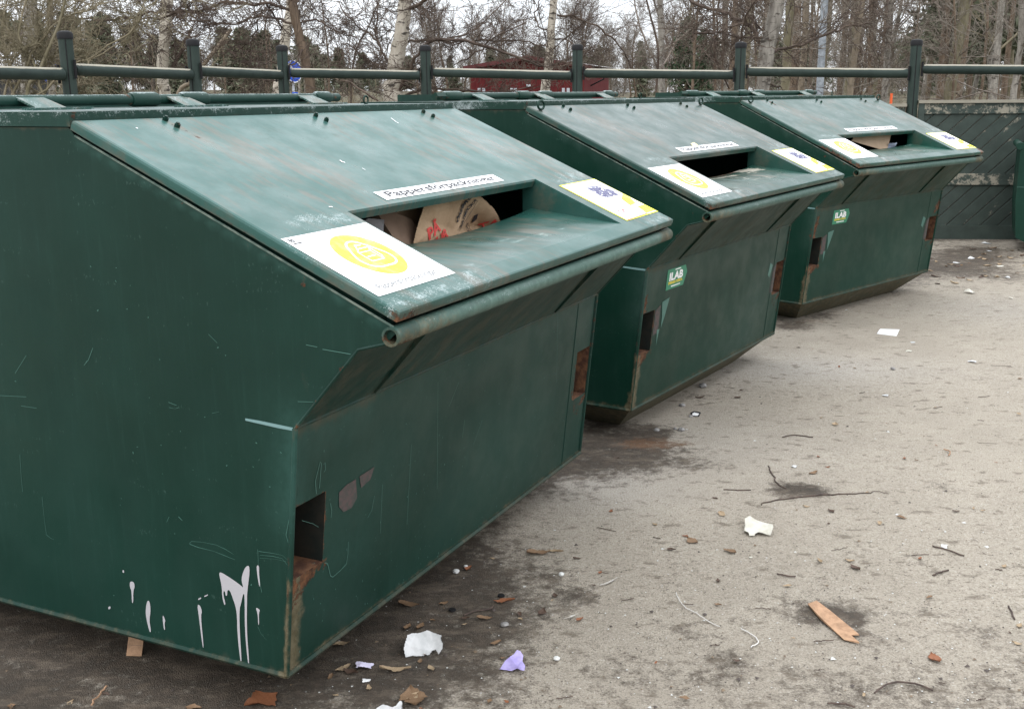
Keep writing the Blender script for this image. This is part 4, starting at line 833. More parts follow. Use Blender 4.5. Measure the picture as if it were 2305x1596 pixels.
    if bi == 2: lf += [('smear', (.6, .07, 1.19), (1.5, .07, 1.19), .05, .6), ('rust', LP(W_ - .03, .0), LP(W_, .06), .06, .75), ('rust', LP(0, .0, -.02), LP(.0, .3, -.02), .03, .7)]
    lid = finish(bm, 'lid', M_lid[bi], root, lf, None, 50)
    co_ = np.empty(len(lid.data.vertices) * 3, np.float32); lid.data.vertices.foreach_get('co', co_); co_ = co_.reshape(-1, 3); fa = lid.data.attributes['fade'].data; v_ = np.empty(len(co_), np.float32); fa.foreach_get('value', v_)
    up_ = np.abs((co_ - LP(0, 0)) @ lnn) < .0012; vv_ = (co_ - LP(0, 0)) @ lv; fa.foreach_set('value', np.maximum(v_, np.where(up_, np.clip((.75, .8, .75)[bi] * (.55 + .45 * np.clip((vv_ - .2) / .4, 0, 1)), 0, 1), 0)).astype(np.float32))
    # ---- bolts
    for u, v in ((.296, 1.0), (.296, .957), (.968, .99), (.978, .954), (1.652, .988), (1.66, .948)):
        mb = MB().tube([LP(u, v - .01, 0), LP(u, v - .01, .009)], .0085, 6); mb.tube([LP(u, v - .01, .009), LP(u, v - .01, .013)], .005, 8); o = mb.build('bolt', M_body[bi], root); wear(o, [], {'rust': .42})
    # ---- flat top cover, its rim, ridge beam
    bm = bmesh.new(); zt, zb_ = 1.566, 1.530; ya, yb = YT + .01, DEP - YT - .01
    panel(bm, [(-.004, ya, zt), (W_ + .004, ya, zt), (W_ + .004, yb, zt), (-.004, yb, zt)], .05); panel(bm, [(-.004, ya, zb_), (W_ + .004, ya, zb_), (W_ + .004, ya, zt), (-.004, ya, zt)], .035)
    for x in (-.004, W_ + .004): panel(bm, [(x, ya, zb_), (x, yb, zb_), (x, yb, zt), (x, ya, zt)], .035)
    panel(bm, [(-.004, yb, zb_), (W_ + .004, yb, zb_), (W_ + .004, yb, zt), (-.004, yb, zt)], .1); panel(bm, [(-.004, ya, zb_), (W_ + .004, ya, zb_), (W_ + .004, yb, zb_), (-.004, yb, zb_)], .2)
    finish(bm, 'top_cover', M_body[bi], root, [('frost', (0, ya, zt), (W_, ya, zt), .012, .6), ('frost', (0, 1.0, zt), (W_, 1.0, zt), .3, .8), ('rust', (.1, ya, 1.55), (.7, ya, 1.55), .03, .5), ('dirt', (-.004, ya, zb_), (W_, ya, zb_), .015, .6), ('rust', (0, ya, 1.55), (.02, ya, 1.55), .04, .6), ('frost', (-.004, ya, zt), (-.004, 1.4, zt), .008, .5)], {'fade': .35})
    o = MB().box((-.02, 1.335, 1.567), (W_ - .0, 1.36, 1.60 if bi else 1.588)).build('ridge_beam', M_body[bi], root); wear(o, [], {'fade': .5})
    # rear slope
    o = MB(); o.poly([(0, DEP - YT + .01, ZT), (W_, DEP - YT + .01, ZT), (W_, DEP + YL, ZL), (0, DEP + YL, ZL)]); o = o.build('rear_lid', M_lid[bi], root); wear(o, [])
    # ---- torsion rod with collars, hex end and brackets
    yr, zr = 1.115, 1.592; bm = bmesh.new(); mb = MB(); n = 50
    mb.tube([(.0 + 1.86 * j / n, yr, zr) for j in range(n + 1)], .0165, 14)
    for a, b in ((.03, .17), (.70, .82), (.93, 1.06), (1.70, 1.80)): mb.tube([(a, yr, zr), (a + .01, yr, zr), (b - .01, yr, zr), (b, yr, zr)], [.020, .0235, .0235, .020], 16)
    mb.tube([(-.045, yr, zr), (.03, yr, zr)], .0205, 6)
    add_mb(bm, mb); finish(bm, 'torsion_rod', M_body[bi], root, [('frost', (0, yr, zr + .025), (1.85, yr, zr + .025), .024, 1.0), ('rust', (.66, yr, zr), (.72, yr, zr), .04, .6), ('rust', (-.05, yr, zr), (.02, yr, zr), .05, .6), ('rust', (1.78, yr, zr), (1.86, yr, zr), .04, .6), ('rust', (1.66, yr, zr), (1.70, yr, zr), .04, .6), ('rust', (.2, yr, zr - .02), (1.6, yr, zr - .02), .02, .4)], {'fade': .25}, 40)
    for a in (.26, .86, 1.58):
        mb = MB(); c_ = [(a - .01, yr - .005, zr + .013), (a + .085, yr - .005, zr + .013), (a + .11, yr - .09, zt + .002), (a + .0, yr - .09, zt + .002)]; mb.poly(c_); mb.poly([(x, y + .003, z - .005) for x, y, z in c_][::-1])
        for j in range(4): k_ = (j + 1) % 4; A, B_ = c_[j], c_[k_]; mb.poly([A, B_, (B_[0], B_[1] + .003, B_[2] - .005), (A[0], A[1] + .003, A[2] - .005)])
        mb.box((a - .06, yr - .13, zt + .0005), (a + .16, yr - .09, zt + .007)); o = mb.build('rod_bracket', M_lid[bi], root); wear(o, [], {'frost': .55, 'rust': .3, 'clay': .3})
    # ---- rings
    def ring(P, ax1, ax2, r, nm='lifting_ring', rr=.0045, el=1.):
        k_ = 18; pts = [np.array(P) + np.array(ax1) * r * math.cos(2*math.pi*j/k_) + np.array(ax2) * r * el * math.sin(2*math.pi*j/k_) for j in range(k_ + 1)]
        o = MB().tube(pts, rr, 6, cap=False).build(nm, M_body[bi], root, True); wear(o, [], {'rust': .3})
    ring((1.68, .86, zt + .016), (1, 0, 0), (0, 0, 1), .015, rr=.0035)
    if bi:
        ring(LP(.035, .965, .022), (1, 0, 0), tuple(lv * .4 + lnn * .9), .028, 'grab_loop', .0055, .7); ring(LP(W_ - .05, .965, .022), (1, 0, 0), tuple(lv * .4 + lnn * .9), .028, 'grab_loop', .0055, .7)
    # ---- labels on the lid
    def quad(a, b, c_, d_, w, nm, mat, par, jit=0): 
        return MB().poly([LP(a, c_, w), LP(b, c_, w), LP(b, d_, w), LP(a, d_, w)]).build(nm, mat, par)
    ds = (0, -.012, .012)[bi]
    sA = quad(.008 + max(ds, 0), .362 + ds, .068 + ds * .8, .352 + ds * .5, .0012, 'fraction_sticker', M_white, root)
    cx_, cy_ = .19 + ds, .222 + ds * .6; rr = .098
    yd = MB().poly([LP(cx_ + rr * math.cos(2*math.pi*j/40), cy_ + rr * math.sin(2*math.pi*j/40), .0018) for j in range(40)]).build('yellow_disc', M_yel, sA)
    ln_ = MB(); tri = [(cx_ + rr * .62 * math.cos(a_) * (1 + .12 * math.cos(3 * (a_ - 1.57))), cy_ - .005 + rr * .62 * math.sin(a_) * (1 + .12 * math.cos(3 * (a_ - 1.57)))) for a_ in np.linspace(0, 2*math.pi, 37)]
    ribbon(ln_, [LP(a, b, .0023) for a, b in tri], .006, lnn)
    for P in ([(-.028, -.03), (-.028, .012), (.022, .012), (.022, -.03), (-.028, -.03)], [(-.028, .012), (-.012, .028), (.034, .028), (.022, .012)], [(.034, .028), (.034, -.014), (.022, -.03)], [(-.012, .028), (.0, .045), (.02, .04)], [(-.02, -.01), (.012, -.01)]):
        ribbon(ln_, [LP(cx_ + a, cy_ + b, .0023) for a, b in P], .0045, lnn)
    ln_.build('package_symbol', M_white, sA)
    put_text('sticker_text', 'Pappersförpackningar', .030, M_printlt, sA, LP(.045 + ds, .088 + ds * .8, .0018), U, Vv, width=.26, bold=.0002)
    put_text('corner_mark', 'fti', .022, M_print, sA, LP(.02 + max(ds, 0), .33 + ds * .5, .0018), U, Vv, bold=.0006); ribbon(MB(), [LP(.02 + max(ds, 0), .322 + ds * .5, .0018), LP(.05 + ds, .322 + ds * .5, .0018)], .004, lnn).build('corner_mark', M_print, sA)
    sB = quad(.592, 1.333, .438 + (0, .004, .012)[bi], .487 + (0, .004, .012)[bi], .0012, 'name_strip', M_white, root)
    put_text('strip_text', 'Pappersförpackningar', .043, M_print, sB, LP(.625, .451 + (0, .004, .012)[bi], .0018), U, Vv, width=.675, bold=.0008)
    sC = quad(1.612, W_ - .002, .066, .35, .0012, 'sorting_sticker', M_ylw2 if 0 else M_yel, root)
    quad(1.622, W_ - .008, .072, .344, .0017, 'sticker_panel', M_white, sC)
    rs2 = np.random.default_rng(60)
    mb = MB()
    for _ in range(150):
        a, b = rs2.uniform(1.75, 1.90), rs2.uniform(.215, .29); s1, s2 = rs2.uniform(.008, .02), rs2.uniform(.004, .012)
        if abs((a - 1.82) * .3 + (b - .25)) > .045: continue
        mb.poly([LP(a, b, .0021 + _ * 2e-6), LP(a + s1, b, .0021 + _ * 2e-6), LP(a + s1, b + s2, .0021 + _ * 2e-6), LP(a, b + s2, .0021 + _ * 2e-6)])
    mb.build('picture_print', M_purple, sC)
    ribbon(MB(), [LP(1.76, .305, .0022), LP(1.83, .30, .0022), LP(1.90, .295, .0022), LP(1.92, .27, .0022), LP(1.91, .25, .0022)], .006, lnn).build('picture_line', M_purple, sC)
    ribbon(MB(), [LP(1.63, .165, .002), LP(1.84, .17, .002)], .0015, lnn).build('dividing_line', M_printlt, sC)
    MB().poly([LP(1.83, .14, .0021), LP(1.9, .145, .0021), LP(1.945, .185, .0021), LP(1.945, .22, .0021), LP(1.86, .19, .0021)]).build('yellow_field', M_yel, sC); MB().poly([LP(1.84, .076, .0022), LP(W_ - .008, .076, .0022), LP(W_ - .008, .125, .0022), LP(1.87, .125, .0022)]).build('yellow_field', M_yel, sC)
    mb = MB(); 
    for P in ([(1.66, .115), (1.68, .135), (1.70, .112), (1.72, .13)], [(1.70, .14), (1.735, .125), (1.75, .10)], [(1.76, .12), (1.775, .105), (1.765, .09)]): ribbon(mb, [LP(a, b, .0022) for a, b in P], .006, lnn)
    mb.build('red_print', M_red, sC); ribbon(MB(), [LP(1.62, .069, .0022), LP(1.84, .073, .0022)], .003, lnn).build('red_line', M_red, sC)
    for k_ in range(3): ribbon(MB(), [LP(1.875, .095 + k_ * .009, .0026), LP(1.93, .096 + k_ * .009, .0026)], .0025, lnn).build('fine_print', M_print, sC)
    if bi:                                                         # maker's flag sticker on the front panel
        a0, b0 = (.236, .252)[bi - 1], .70
        sD = MB().poly([FP(a0, b0, .0015), FP(a0 + .20, b0, .0015), FP(a0 + .232, b0 + .062, .0015), FP(a0 + .205, b0 + .098, .0015), FP(a0, b0 + .098, .0015)]).build('maker_sticker', M_ilabg, root)
        dn = -fdv
        put_text('maker_name', 'ILAB', .052, M_white, sD, FP(a0 + .025, b0 + .043, .002), U, dn, bold=.0022, width=.155)
        put_text('maker_line', 'SVERIGES STÖRSTA', .017, M_ylw2, sD, FP(a0 + .022, b0 + .025, .002), U, dn, bold=.0006, width=.16)
        for a, b, z_ in ((.085, .15, .09), (.055, .16, .013)): ribbon(MB(), [FP(a0 + a, b0 + z_, .002), FP(a0 + b, b0 + z_, .002)], .005, fnn).build('maker_small_print', M_white, sD)
    # ---- fork pocket scuffs: worn primer and pale drips
    x0 = .19 if bi == 0 else .15
    if bi == 0: wp = [[front_pt(*q) for q in ((762, 1108), (780, 1090), (800, 1078), (803, 1120), (790, 1143), (772, 1152), (762, 1140))], [front_pt(*q) for q in ((808, 1072), (842, 1050), (833, 1078), (812, 1098))]]
    else: wp = [[FP(x0 + a, b, .0012) for a, b in ((0, .50), (.055, .505), (.055, .64), (.0, .62))], [FP(W_ - .2 + a, b, .0012) for a, b in ((0, .45), (.05, .45), (.055, .62), (.01, .60))]]
    for P in wp: MB().poly(P).build('worn_patch', M_primer, root)
    if bi:
        for ox, sh_ in ((x0 + .055, ((.01, .65), (.05, .655), (.09, .66), (.075, .62), (.06, .58), (.045, .55), (.03, .52), (.025, .58))), (x0 + .04, ((.0, .52), (.03, .52), (.02, .48), (.015, .44), (.008, .48))), (W_ - .26, ((.0, .64), (.05, .62), (.035, .58), (.02, .55), (-.015, .57)))):
            MB().poly([FP(ox + a, b, .0016) for a, b in sh_]).build('scraped_paint', M_scr, root)
    # side weld mark at the kink
    mb = MB(); ribbon(mb, [(-.0016, .145, .838), (-.0016, .10, .836), (-.0016, .05, .833), (-.0016, .004, .831)], [.006, .008, .009, .008], (-1, 0, 0)); mb.build('weld_mark', M_weld, root)
root = bin_roots[0]
def z5(x, y): return (x * .43860, 900 + y * .43860)                   # coordinates read from an enlarged detail
drips = [[(1123, 882), (1145, 885), (1240, 950), (1252, 965), (1238, 915), (1262, 850), (1287, 850), (1272, 975), (1270, 1000), (1268, 1180), (1282, 1355), (1275, 1360), (1258, 1180), (1258, 1000), (1250, 990), (1240, 1040), (1230, 1075), (1233, 1200), (1243, 1345), (1236, 1345), (1220, 1200), (1218, 1080), (1195, 1010), (1180, 972), (1168, 975), (1168, 1003), (1160, 1003), (1158, 985), (1150, 975), (1148, 1000), (1160, 1045), (1154, 1053), (1142, 1010), (1140, 950)],
         [(668, 928), (690, 932), (694, 960), (686, 975), (686, 1040), (679, 1040), (677, 975), (668, 960)], [(757, 1027), (770, 1030), (776, 1080), (768, 1130), (778, 1188), (770, 1190), (756, 1135), (748, 1085)], [(836, 1095), (852, 1130), (846, 1145), (850, 1178), (844, 1178), (838, 1140)],
         [(1014, 1048), (1028, 1050), (1040, 1085), (1032, 1105), (1048, 1268), (1042, 1270), (1022, 1105)], [(1318, 846), (1332, 848), (1332, 890), (1337, 955), (1332, 955), (1322, 895)], [(1312, 1060), (1338, 1075), (1330, 1090), (1332, 1152), (1327, 1152), (1325, 1095)], [(630, 872), (638, 870), (640, 884), (632, 886)], [(1018, 1018), (1034, 1010), (1036, 1017), (1020, 1026)], [(1048, 1004), (1070, 995), (1070, 1000), (1052, 1010)], [(556, 1062), (568, 1055), (570, 1068), (560, 1074)]]
def chaikin(P, n=2):
    for _ in range(n): P = [q for a, b in zip(P, P[1:] + P[:1]) for q in ((a[0]*.75 + b[0]*.25, a[1]*.75 + b[1]*.25), (a[0]*.25 + b[0]*.75, a[1]*.25 + b[1]*.75))]
    return P
for D_ in [chaikin(q) for q in drips]: MB().poly([side_pt(*z5(*q)) for q in D_]).build('paint_drip', M_drip, root)
mb = MB(); rs = np.random.default_rng(16)
for P, wd in ([[(975, 735), (985, 724), (1040, 728), (1110, 742), (1160, 765), (1200, 790)], 1.6], [[(975, 738), (1020, 755), (1100, 775), (1150, 795), (1208, 818)], 1.6], [[(1325, 765), (1328, 850), (1338, 950), (1345, 985)], 1.4], [[(1330, 775), (1400, 785), (1450, 795), (1485, 825)], 1.2], [[(1335, 795), (1400, 800), (1450, 812), (1480, 850)], 1.2], [[(1335, 810), (1420, 815), (1470, 828)], 1.],
              [[(104, 280), (110, 380), (118, 470)], 1.2], [[(218, 495), (228, 600), (240, 688)], 1.3], [[(240, 690), (262, 708), (280, 715)], 1.2], [[(918, 598), (938, 618)], 1.8], [[(870, 598), (858, 625)], 1.], [[(1325, 1160), (1340, 1195), (1370, 1230)], 1.1], [[(110, 30), (190, 42)], 1.4], [[(870, 38), (900, 45), (920, 38)], 1.3], [[(1090, 68), (1128, 60)], 1.2], [[(1530, 8), (1610, 10)], 1.2],
              [[(1490, 590), (1480, 640), (1470, 690), (1482, 735)], 1.5], [[(1512, 575), (1502, 640), (1498, 700)], 1.6]):
    ribbon(mb, [side_pt(*z5(*q)) for q in P], [wd * .00085 * rs.uniform(.3, 1.3) for q in P], (-1, 0, 0))
for P, wd in ([(690, 776), (715, 781)], .0016), ([(727, 786), (790, 797)], .0018), ([(210, 783), (200, 810), (190, 822)], .0014), ([(60, 800), (35, 840)], .0012), ([(0, 890), (60, 893)], .0012), ([(380, 905), (398, 912)], .0014), ([(470, 752), (490, 772)], .001):
    ribbon(mb, [side_pt(*q) for q in P], wd, (-1, 0, 0))
rs = np.random.default_rng(17)
for _ in range(45):
    px, py = rs.uniform(10, 640), rs.uniform(420, 1480); q = side_pt(px, py)
    if .2 < q[2] < 1.2 and q[1] > .02:
        a = rs.uniform(0, 3.14); s = rs.uniform(.001, .006); ribbon(mb, [q, q + np.array([0, math.cos(a), math.sin(a)]) * s], rs.uniform(.0012, .003), (-1, 0, 0))
mb.build('scratches', M_scr, root)
def z7(x, y): return (600 + x * .41379, 900 + y * .41379)
mb = MB()
for P, wd in ([[(268, 510), (263, 440), (290, 335), (296, 345), (285, 480)], .0022], [[(308, 350), (316, 340), (318, 380), (310, 392)], .002], [[(315, 885), (330, 890), (345, 955), (358, 962), (400, 925), (432, 890)], .0022], [[(432, 890), (440, 840), (442, 770)], .0018], [[(585, 520), (570, 600), (548, 640)], .0014], [[(345, 560), (352, 600), (348, 640)], .002], [[(190, 655), (250, 672), (280, 690)], .001]):
    ribbon(mb, [front_pt(*z7(*q)) for q in P], wd, fnn)
for P in ([(1030, 865), (1010, 915)], [(1045, 945), (1040, 985)], [(1085, 945), (1065, 1000)], [(985, 860), (983, 1100)], [(925, 1000), (915, 1180)], [(1255, 690), (1252, 860)], [(860, 1090), (855, 1200)]): ribbon(mb, [front_pt(*q) for q in P], .0012, fnn)
for _ in range(170):
    q = FP(rs.uniform(.05, 1.9), ZB + .01 + .6 * rs.random() ** 1.8, .0014); a = rs.uniform(1.2, 1.9); s = rs.uniform(.001, .007); ribbon(mb, [q, q + (np.array([1, 0, 0]) * math.cos(a) - fdv * math.sin(a)) * s], rs.uniform(.001, .0028), fnn)
mb.build('scratches', M_scr, root)
mb = MB()
for P, wd in ([(880, 267), (890, 275), (897, 279)], .004), ([(765, 362), (770, 366), (776, 367)], .006), ([(306, 289), (310, 291)], .005), ([(815, 380), (822, 384)], .003), ([(740, 467), (748, 467)], .004):
    ribbon(mb, [lid_pt(*q) for q in P], wd, lnn)
mb.build('bird_spots', M_white, root)
# a leaf scrap above the strip on container two
q = [lid_pt(*p_, .003, 1) for p_ in ((1554, 325), (1562, 322), (1574, 331), (1560, 332))]; o = MB().poly(q).build('paper_remnant', flat('faded_paper', (.75, .66, .35)), bin_roots[1])

# ------------------------------------------------------------------ rubbish inside the containers
def crumple(nx_, ny_, sx, sy, amp, seed, edge=.0, curl=0., fold=0.):
    rs = np.random.default_rng(seed); X, Y = np.meshgrid(np.linspace(-1, 1, nx_), np.linspace(-1, 1, ny_)); Z = np.zeros_like(X)
    for k_ in range(9):                                              # random creases: folded planes
        a = rs.uniform(0, math.pi); c = rs.uniform(-.7, .7); d_ = X * math.cos(a) + Y * math.sin(a) - c; Z += rs.uniform(-1, 1) * np.abs(d_) * .7
    Z -= Z.mean(); Z = Z * amp + rs.normal(size=Z.shape) * amp * .045 + curl * (X ** 2)
    X = X * (1 + edge * rs.normal(size=X.shape) * (np.abs(X) > .9)); Y = Y * (1 + edge * rs.normal(size=Y.shape) * (np.abs(Y) > .9))
    return X * sx, Y * sy, Z
M_kraft = MT('kraft_paper', .75, .2); n = M_kraft.noise(9, 5, .6); M_kraft.color(M_kraft.mix(M_kraft.step(n, .3, .7), (.40, .27, .165), (.50, .35, .225))); M_kraft.bump(M_kraft.noise(40, 4, .6), .002); M_kraft = M_kraft.m
M_kraftd = noisy('brown_card', (.2, .13, .09), (.27, .18, .125), 10, .8); M_card = noisy('pale_card', (.36, .26, .17), (.44, .32, .22), 6, .8); M_grey = noisy('grey_card', (.2, .19, .2), (.32, .3, .3), 10, .8)
def inplane(i, px, py, y): return hitp(i, px, py, (0, y, 0), (0, 1, 0))
# kraft bag: a puffed sheet facing the slot, outline following the photographed bag
def zb2(x, y): return (800 + x * .19523, 400 + y * .19523)
yb = .155
A = inplane(0, *zb2(660, 770), yb); 
ex = np.array([1., 0, 0]); ez = np.array([0, .42, .91])
def bagp(px, py, off=0.): q = inplane(0, px, py, yb); return q
out = [(655, 800), (700, 620), (740, 480), (785, 350), (800, 200), (1050, 130), (1350, 110), (1440, 215), (1520, 285), (1600, 365), (1650, 450), (1690, 550), (1715, 640), (1650, 720), (1100, 820)]
op = [bagp(*zb2(*q)) for q in out]
xs_ = [p[0] for p in op]; zs_ = [p[2] for p in op]; nbx, nbz = 150, 100; ol2 = np.array([(p[0], p[2]) for p in op])
gx = np.linspace(min(xs_), max(xs_), nbx); gzz = np.linspace(min(zs_) - .04, max(zs_), nbz); GX, GZ = np.meshgrid(gx, gzz)
sd = sdist(GX.ravel(), GZ.ravel(), ol2).reshape(GX.shape); rs = np.random.default_rng(77)
dep = np.zeros_like(GX)
for k_ in range(20):
    a = rs.uniform(0, math.pi); c = rs.uniform(-.5, .5); d_ = (GX - GX.mean()) * 3 * math.cos(a) + (GZ - GZ.mean()) * 6 * math.sin(a) - c; dep += rs.uniform(-1, 1) * np.abs(d_)
dep = (dep - dep.mean()) * .05 * np.clip(-sd / .05, 0, 1) + rs.normal(size=dep.shape) * .0003
def bag_y(x, z):
    i_ = np.clip((x - gx[0]) / (gx[1] - gx[0]), 0, nbx - 1.001); j_ = np.clip((z - gzz[0]) / (gzz[1] - gzz[0]), 0, nbz - 1.001); a, b = int(i_), int(j_); u, v = i_ - a, j_ - b
    return yb + (dep[b, a] * (1-u) * (1-v) + dep[b, a+1] * u * (1-v) + dep[b+1, a] * (1-u) * v + dep[b+1, a+1] * u * v)
V = np.stack([GX, yb + dep, GZ], -1).reshape(-1, 3); i = np.arange(nbz - 1)[:, None] * nbx + np.arange(nbx - 1)[None]; Fq = np.stack([i, i + 1, i + nbx + 1, i + nbx], -1).reshape(-1, 4)
cm_ = V[Fq].mean(1); keep = inpoly(cm_[:, 0], cm_[:, 2], ol2); Fq = Fq[keep]
Vb = V.copy(); Vb[:, 1] = yb + .09                                         # back of the bag
x, y, a_ = BINS[0]; BM = Matrix.Translation((x, y, 0)) @ Matrix.Rotation(a_, 4, 'Z')
def in_bin(root_i, t_): t_.matrix_world = Matrix.Translation(Vector((BINS[root_i][0], BINS[root_i][1], 0))) @ Matrix.Rotation(BINS[root_i][2], 4, 'Z')
bag = thing('paper_bag', 'crumpled kraft paper bag with black and red print poking up in the nearest slot', 'paper bag'); in_bin(0, bag)
bme = mesh_np('bag', np.concatenate([V, Vb]), np.concatenate([Fq, Fq[:, ::-1] + len(V)])); bo = link('bag', bme, M_kraft, bag)
def bag_text(nm, txt, size, mat, px, py, ang, width=None, bold=.0012, shear=0):
    me = text_mesh(txt, size, bold, shear)
    xs2 = [v.co.x for v in me.vertices]; s_ = (width / (max(xs2) - min(xs2))) if width else 1
    c = bagp(*zb2(px, py)); ca, sa = math.cos(ang), math.sin(ang)
    for v in me.vertices:
        X_, Z_ = v.co.x * s_, v.co.y; xx = c[0] + X_ * ca - Z_ * sa; zz = c[2] + X_ * sa + Z_ * ca; v.co = (xx, bag_y(xx, zz) - .0045, zz)
    return link(nm, me, mat, bo)
# direction of the printed lines, measured on the bag plane
p_a, p_b = bagp(*zb2(1195, 520)), bagp(*zb2(1310, 235)); ang = math.atan2(p_b[2] - p_a[2], p_b[0] - p_a[0]); wl = math.hypot(p_b[2] - p_a[2], p_b[0] - p_a[0])
bag_text('bag_print', 'ÖREBRO', .0235, M_print, 1195, 530, ang, wl * 1.12, .0009); p_c, p_d = bagp(*zb2(1235, 590)), bagp(*zb2(1370, 255))
bag_text('bag_print', 'MATMECKA', .0175, M_print, 1240, 596, math.atan2(p_d[2] - p_c[2], p_d[0] - p_c[0]), math.hypot(p_d[2] - p_c[2], p_d[0] - p_c[0]), .0006)
q1, q2 = bagp(*zb2(790, 725)), bagp(*zb2(930, 600)); a2 = math.atan2(q2[2] - q1[2], q2[0] - q1[0])
bag_text('bag_print', 'PÅ', .052, M_red, 805, 725, a2, math.hypot(q2[2]-q1[2], q2[0]-q1[0]) * .95, .0012); bag_text('bag_print', 'UR', .045, M_red, 900, 800, a2, .085, .0012); bag_text('bag_print', 'TA', .045, M_red, 1590, 640, a2, .06, .0012)
mb = MB(); P = [bagp(*zb2(*q)) for q in ((1450, 450), (1478, 420), (1520, 490), (1492, 535))]; mb.poly([(p[0], bag_y(p[0], p[2]) - .003, p[2]) for p in P]); mb.build('bag_emblem', M_print, bo)
mb = MB()
for Q in ([(1415, 560), (1432, 530), (1480, 600), (1475, 650), (1420, 615), (1415, 560)], [(1440, 570), (1445, 615)], [(1455, 580), (1460, 625)], [(1240, 605), (1390, 265)]):
    P = [bagp(*zb2(*q)) for q in Q]; P = [np.array([p[0], bag_y(p[0], p[2]) - .0032, p[2]]) for p in P]; ribbon(mb, P, .0025 if len(Q) > 2 else .0015, (0, -1, 0))
mb.build('bag_emblem', M_print, bo)
def card(i, pts, y, name, label, mat, thick=.006, cat='cardboard', amp=0., tilt=0.):
    """card standing in a slot: polygon given on the plane y=const of the container"""
    P = [inplane(i, *q, y) for q in pts]; c = sum(P) / len(P); mb = MB(); n = len(P)
    A = [p + np.array([0, tilt * (p[2] - c[2]), 0]) for p in P]; B_ = [p + np.array([0, thick, 0]) for p in A]
    mb.poly(A); mb.poly(B_[::-1])
    for j in range(n): mb.poly([A[j], B_[j], B_[(j+1) % n], A[(j+1) % n]])
    o = mb.build(name, mat); in_bin(i, o); return tag(o, label, cat)
card(0, [(868, 480), (905, 478), (935, 495), (935, 560), (905, 552), (880, 535)], .19, 'cardboard_piece', 'dark brown folded carton left of the kraft bag in the slot', M_kraftd, .03, tilt=.5)
card(0, [(822, 500), (838, 492), (868, 495), (855, 520), (845, 520)], .17, 'cardboard_scrap', 'small grey carton flap at the left end of the nearest slot', M_grey, .004, tilt=.6)
card(3 - 1, [(1925, 290), (1930, 300), (1916, 318), (1985, 340), (1993, 330), (2010, 298), (2005, 290)], .16, 'cardboard_sheet', 'plain tan cardboard sheet standing in the slot of the farthest container', M_card, .006, tilt=.3)
X_, Y_, Z_ = crumple(12, 12, .045, .035, .03, 5, .05); q = inplane(2, 2002, 333, .14)
i = np.arange(11)[:, None] * 12 + np.arange(11)[None]; o = link('plastic_film', mesh_np('plastic_film', np.stack([X_ + q[0], Z_ + q[1], Y_ + q[2]], -1).reshape(-1, 3), np.stack([i, i+1, i+13, i+12], -1).reshape(-1, 4)), MT('clear_film', .15, .8).color((.35, .4, .5)).m)
in_bin(2, o); tag(o, 'scrap of shiny clear film beside the tan cardboard sheet in the slot', 'plastic film')

# ------------------------------------------------------------------ fourth container at the right edge
q = gp(2287, 547); c4 = thing('recycling_container', 'dark green container cut off by the right edge, with a red and yellow sticker', 'container', (5.045, 10.95, 0), R(-22), 'row of green recycling containers')
pr4 = [(.30, .02), (.0, .16), (-.03, .5), (-.03, 1.02), (.02, 1.06), (.55, 1.5), (1.6, 1.5), (2.0, 1.06), (2.0, .16), (1.7, .02)]
mb = MB(); 
for y in (0, .85): mb.poly([(x, y, z) for x, z in pr4])
for j in range(len(pr4)):
    a, b = pr4[j], pr4[(j + 1) % len(pr4)]; mb.poly([(a[0], 0, a[1]), (b[0], 0, b[1]), (b[0], .85, b[1]), (a[0], .85, a[1])])
bm = bmesh.new(); add_mb(bm, mb); b4 = finish(bm, 'body', M_body[2], c4, [('dirt', (0, 0, .1), (2, 0, .1), .1, .5)])
bm = bmesh.new(); add_mb(bm, MB().tube([(-.035, -.01, 1.06), (-.035, .85, 1.06)], .036, 14)); finish(bm, 'lip_pipe', M_body[2], c4, [], None, 50)
bm = bmesh.new(); add_mb(bm, MB().tube([(-.032, -.003, .66), (.4, -.003, .66)], .004, 6)); finish(bm, 'weld_seam', M_lid[2], c4)
s4 = MB().poly([(.10, -.004, .24), (.40, -.004, .24), (.40, -.004, .62), (.10, -.004, .62)]).build('warning_sticker', M_ylw2, c4); MB().poly([(.105, -.006, .37), (.40, -.006, .37), (.40, -.006, .56), (.105, -.006, .56)]).build('red_field', M_red, s4)

# ------------------------------------------------------------------ litter on the asphalt
GZ = .012
def on_ground(o, px, py, rz=None, z=GZ):
    p = gp(px, py, z); o.location = (p[0], p[1], z)
    if rz is not None: o.rotation_euler = (0, 0, rz)
    return o
def tissue(px, py, size, seed, mat, label, name='paper_tissue', cat='tissue', rz=0., flatn=.45):
    n = 22; X_, Y_, Z_ = crumple(n, n, size / 2, size / 2 * .8, size * .16 * flatn / .32, seed, .06)
    rs = np.random.default_rng(seed); A = np.arctan2(Y_, X_); f = 1 + .09 * np.sin(A * 3 + seed) + .04 * np.sin(A * 5 + 2 * seed); X_ = X_ * f; Y_ = Y_ * f
    Z_ = Z_ - Z_.min() + .001; Z_ = Z_ * (1.2 - .5 * (np.hypot(X_, Y_) / (size * .6)))
    Z_ = Z_ - Z_.min() + .001
    i = np.arange(n - 1)[:, None] * n + np.arange(n - 1)[None]; me = mesh_np(name, np.stack([X_, Y_, Z_], -1).reshape(-1, 3), np.stack([i, i+1, i+n+1, i+n], -1).reshape(-1, 4))
    o = link(name, me, mat); on_ground(o, px, py, rz); return tag(o, label, cat)
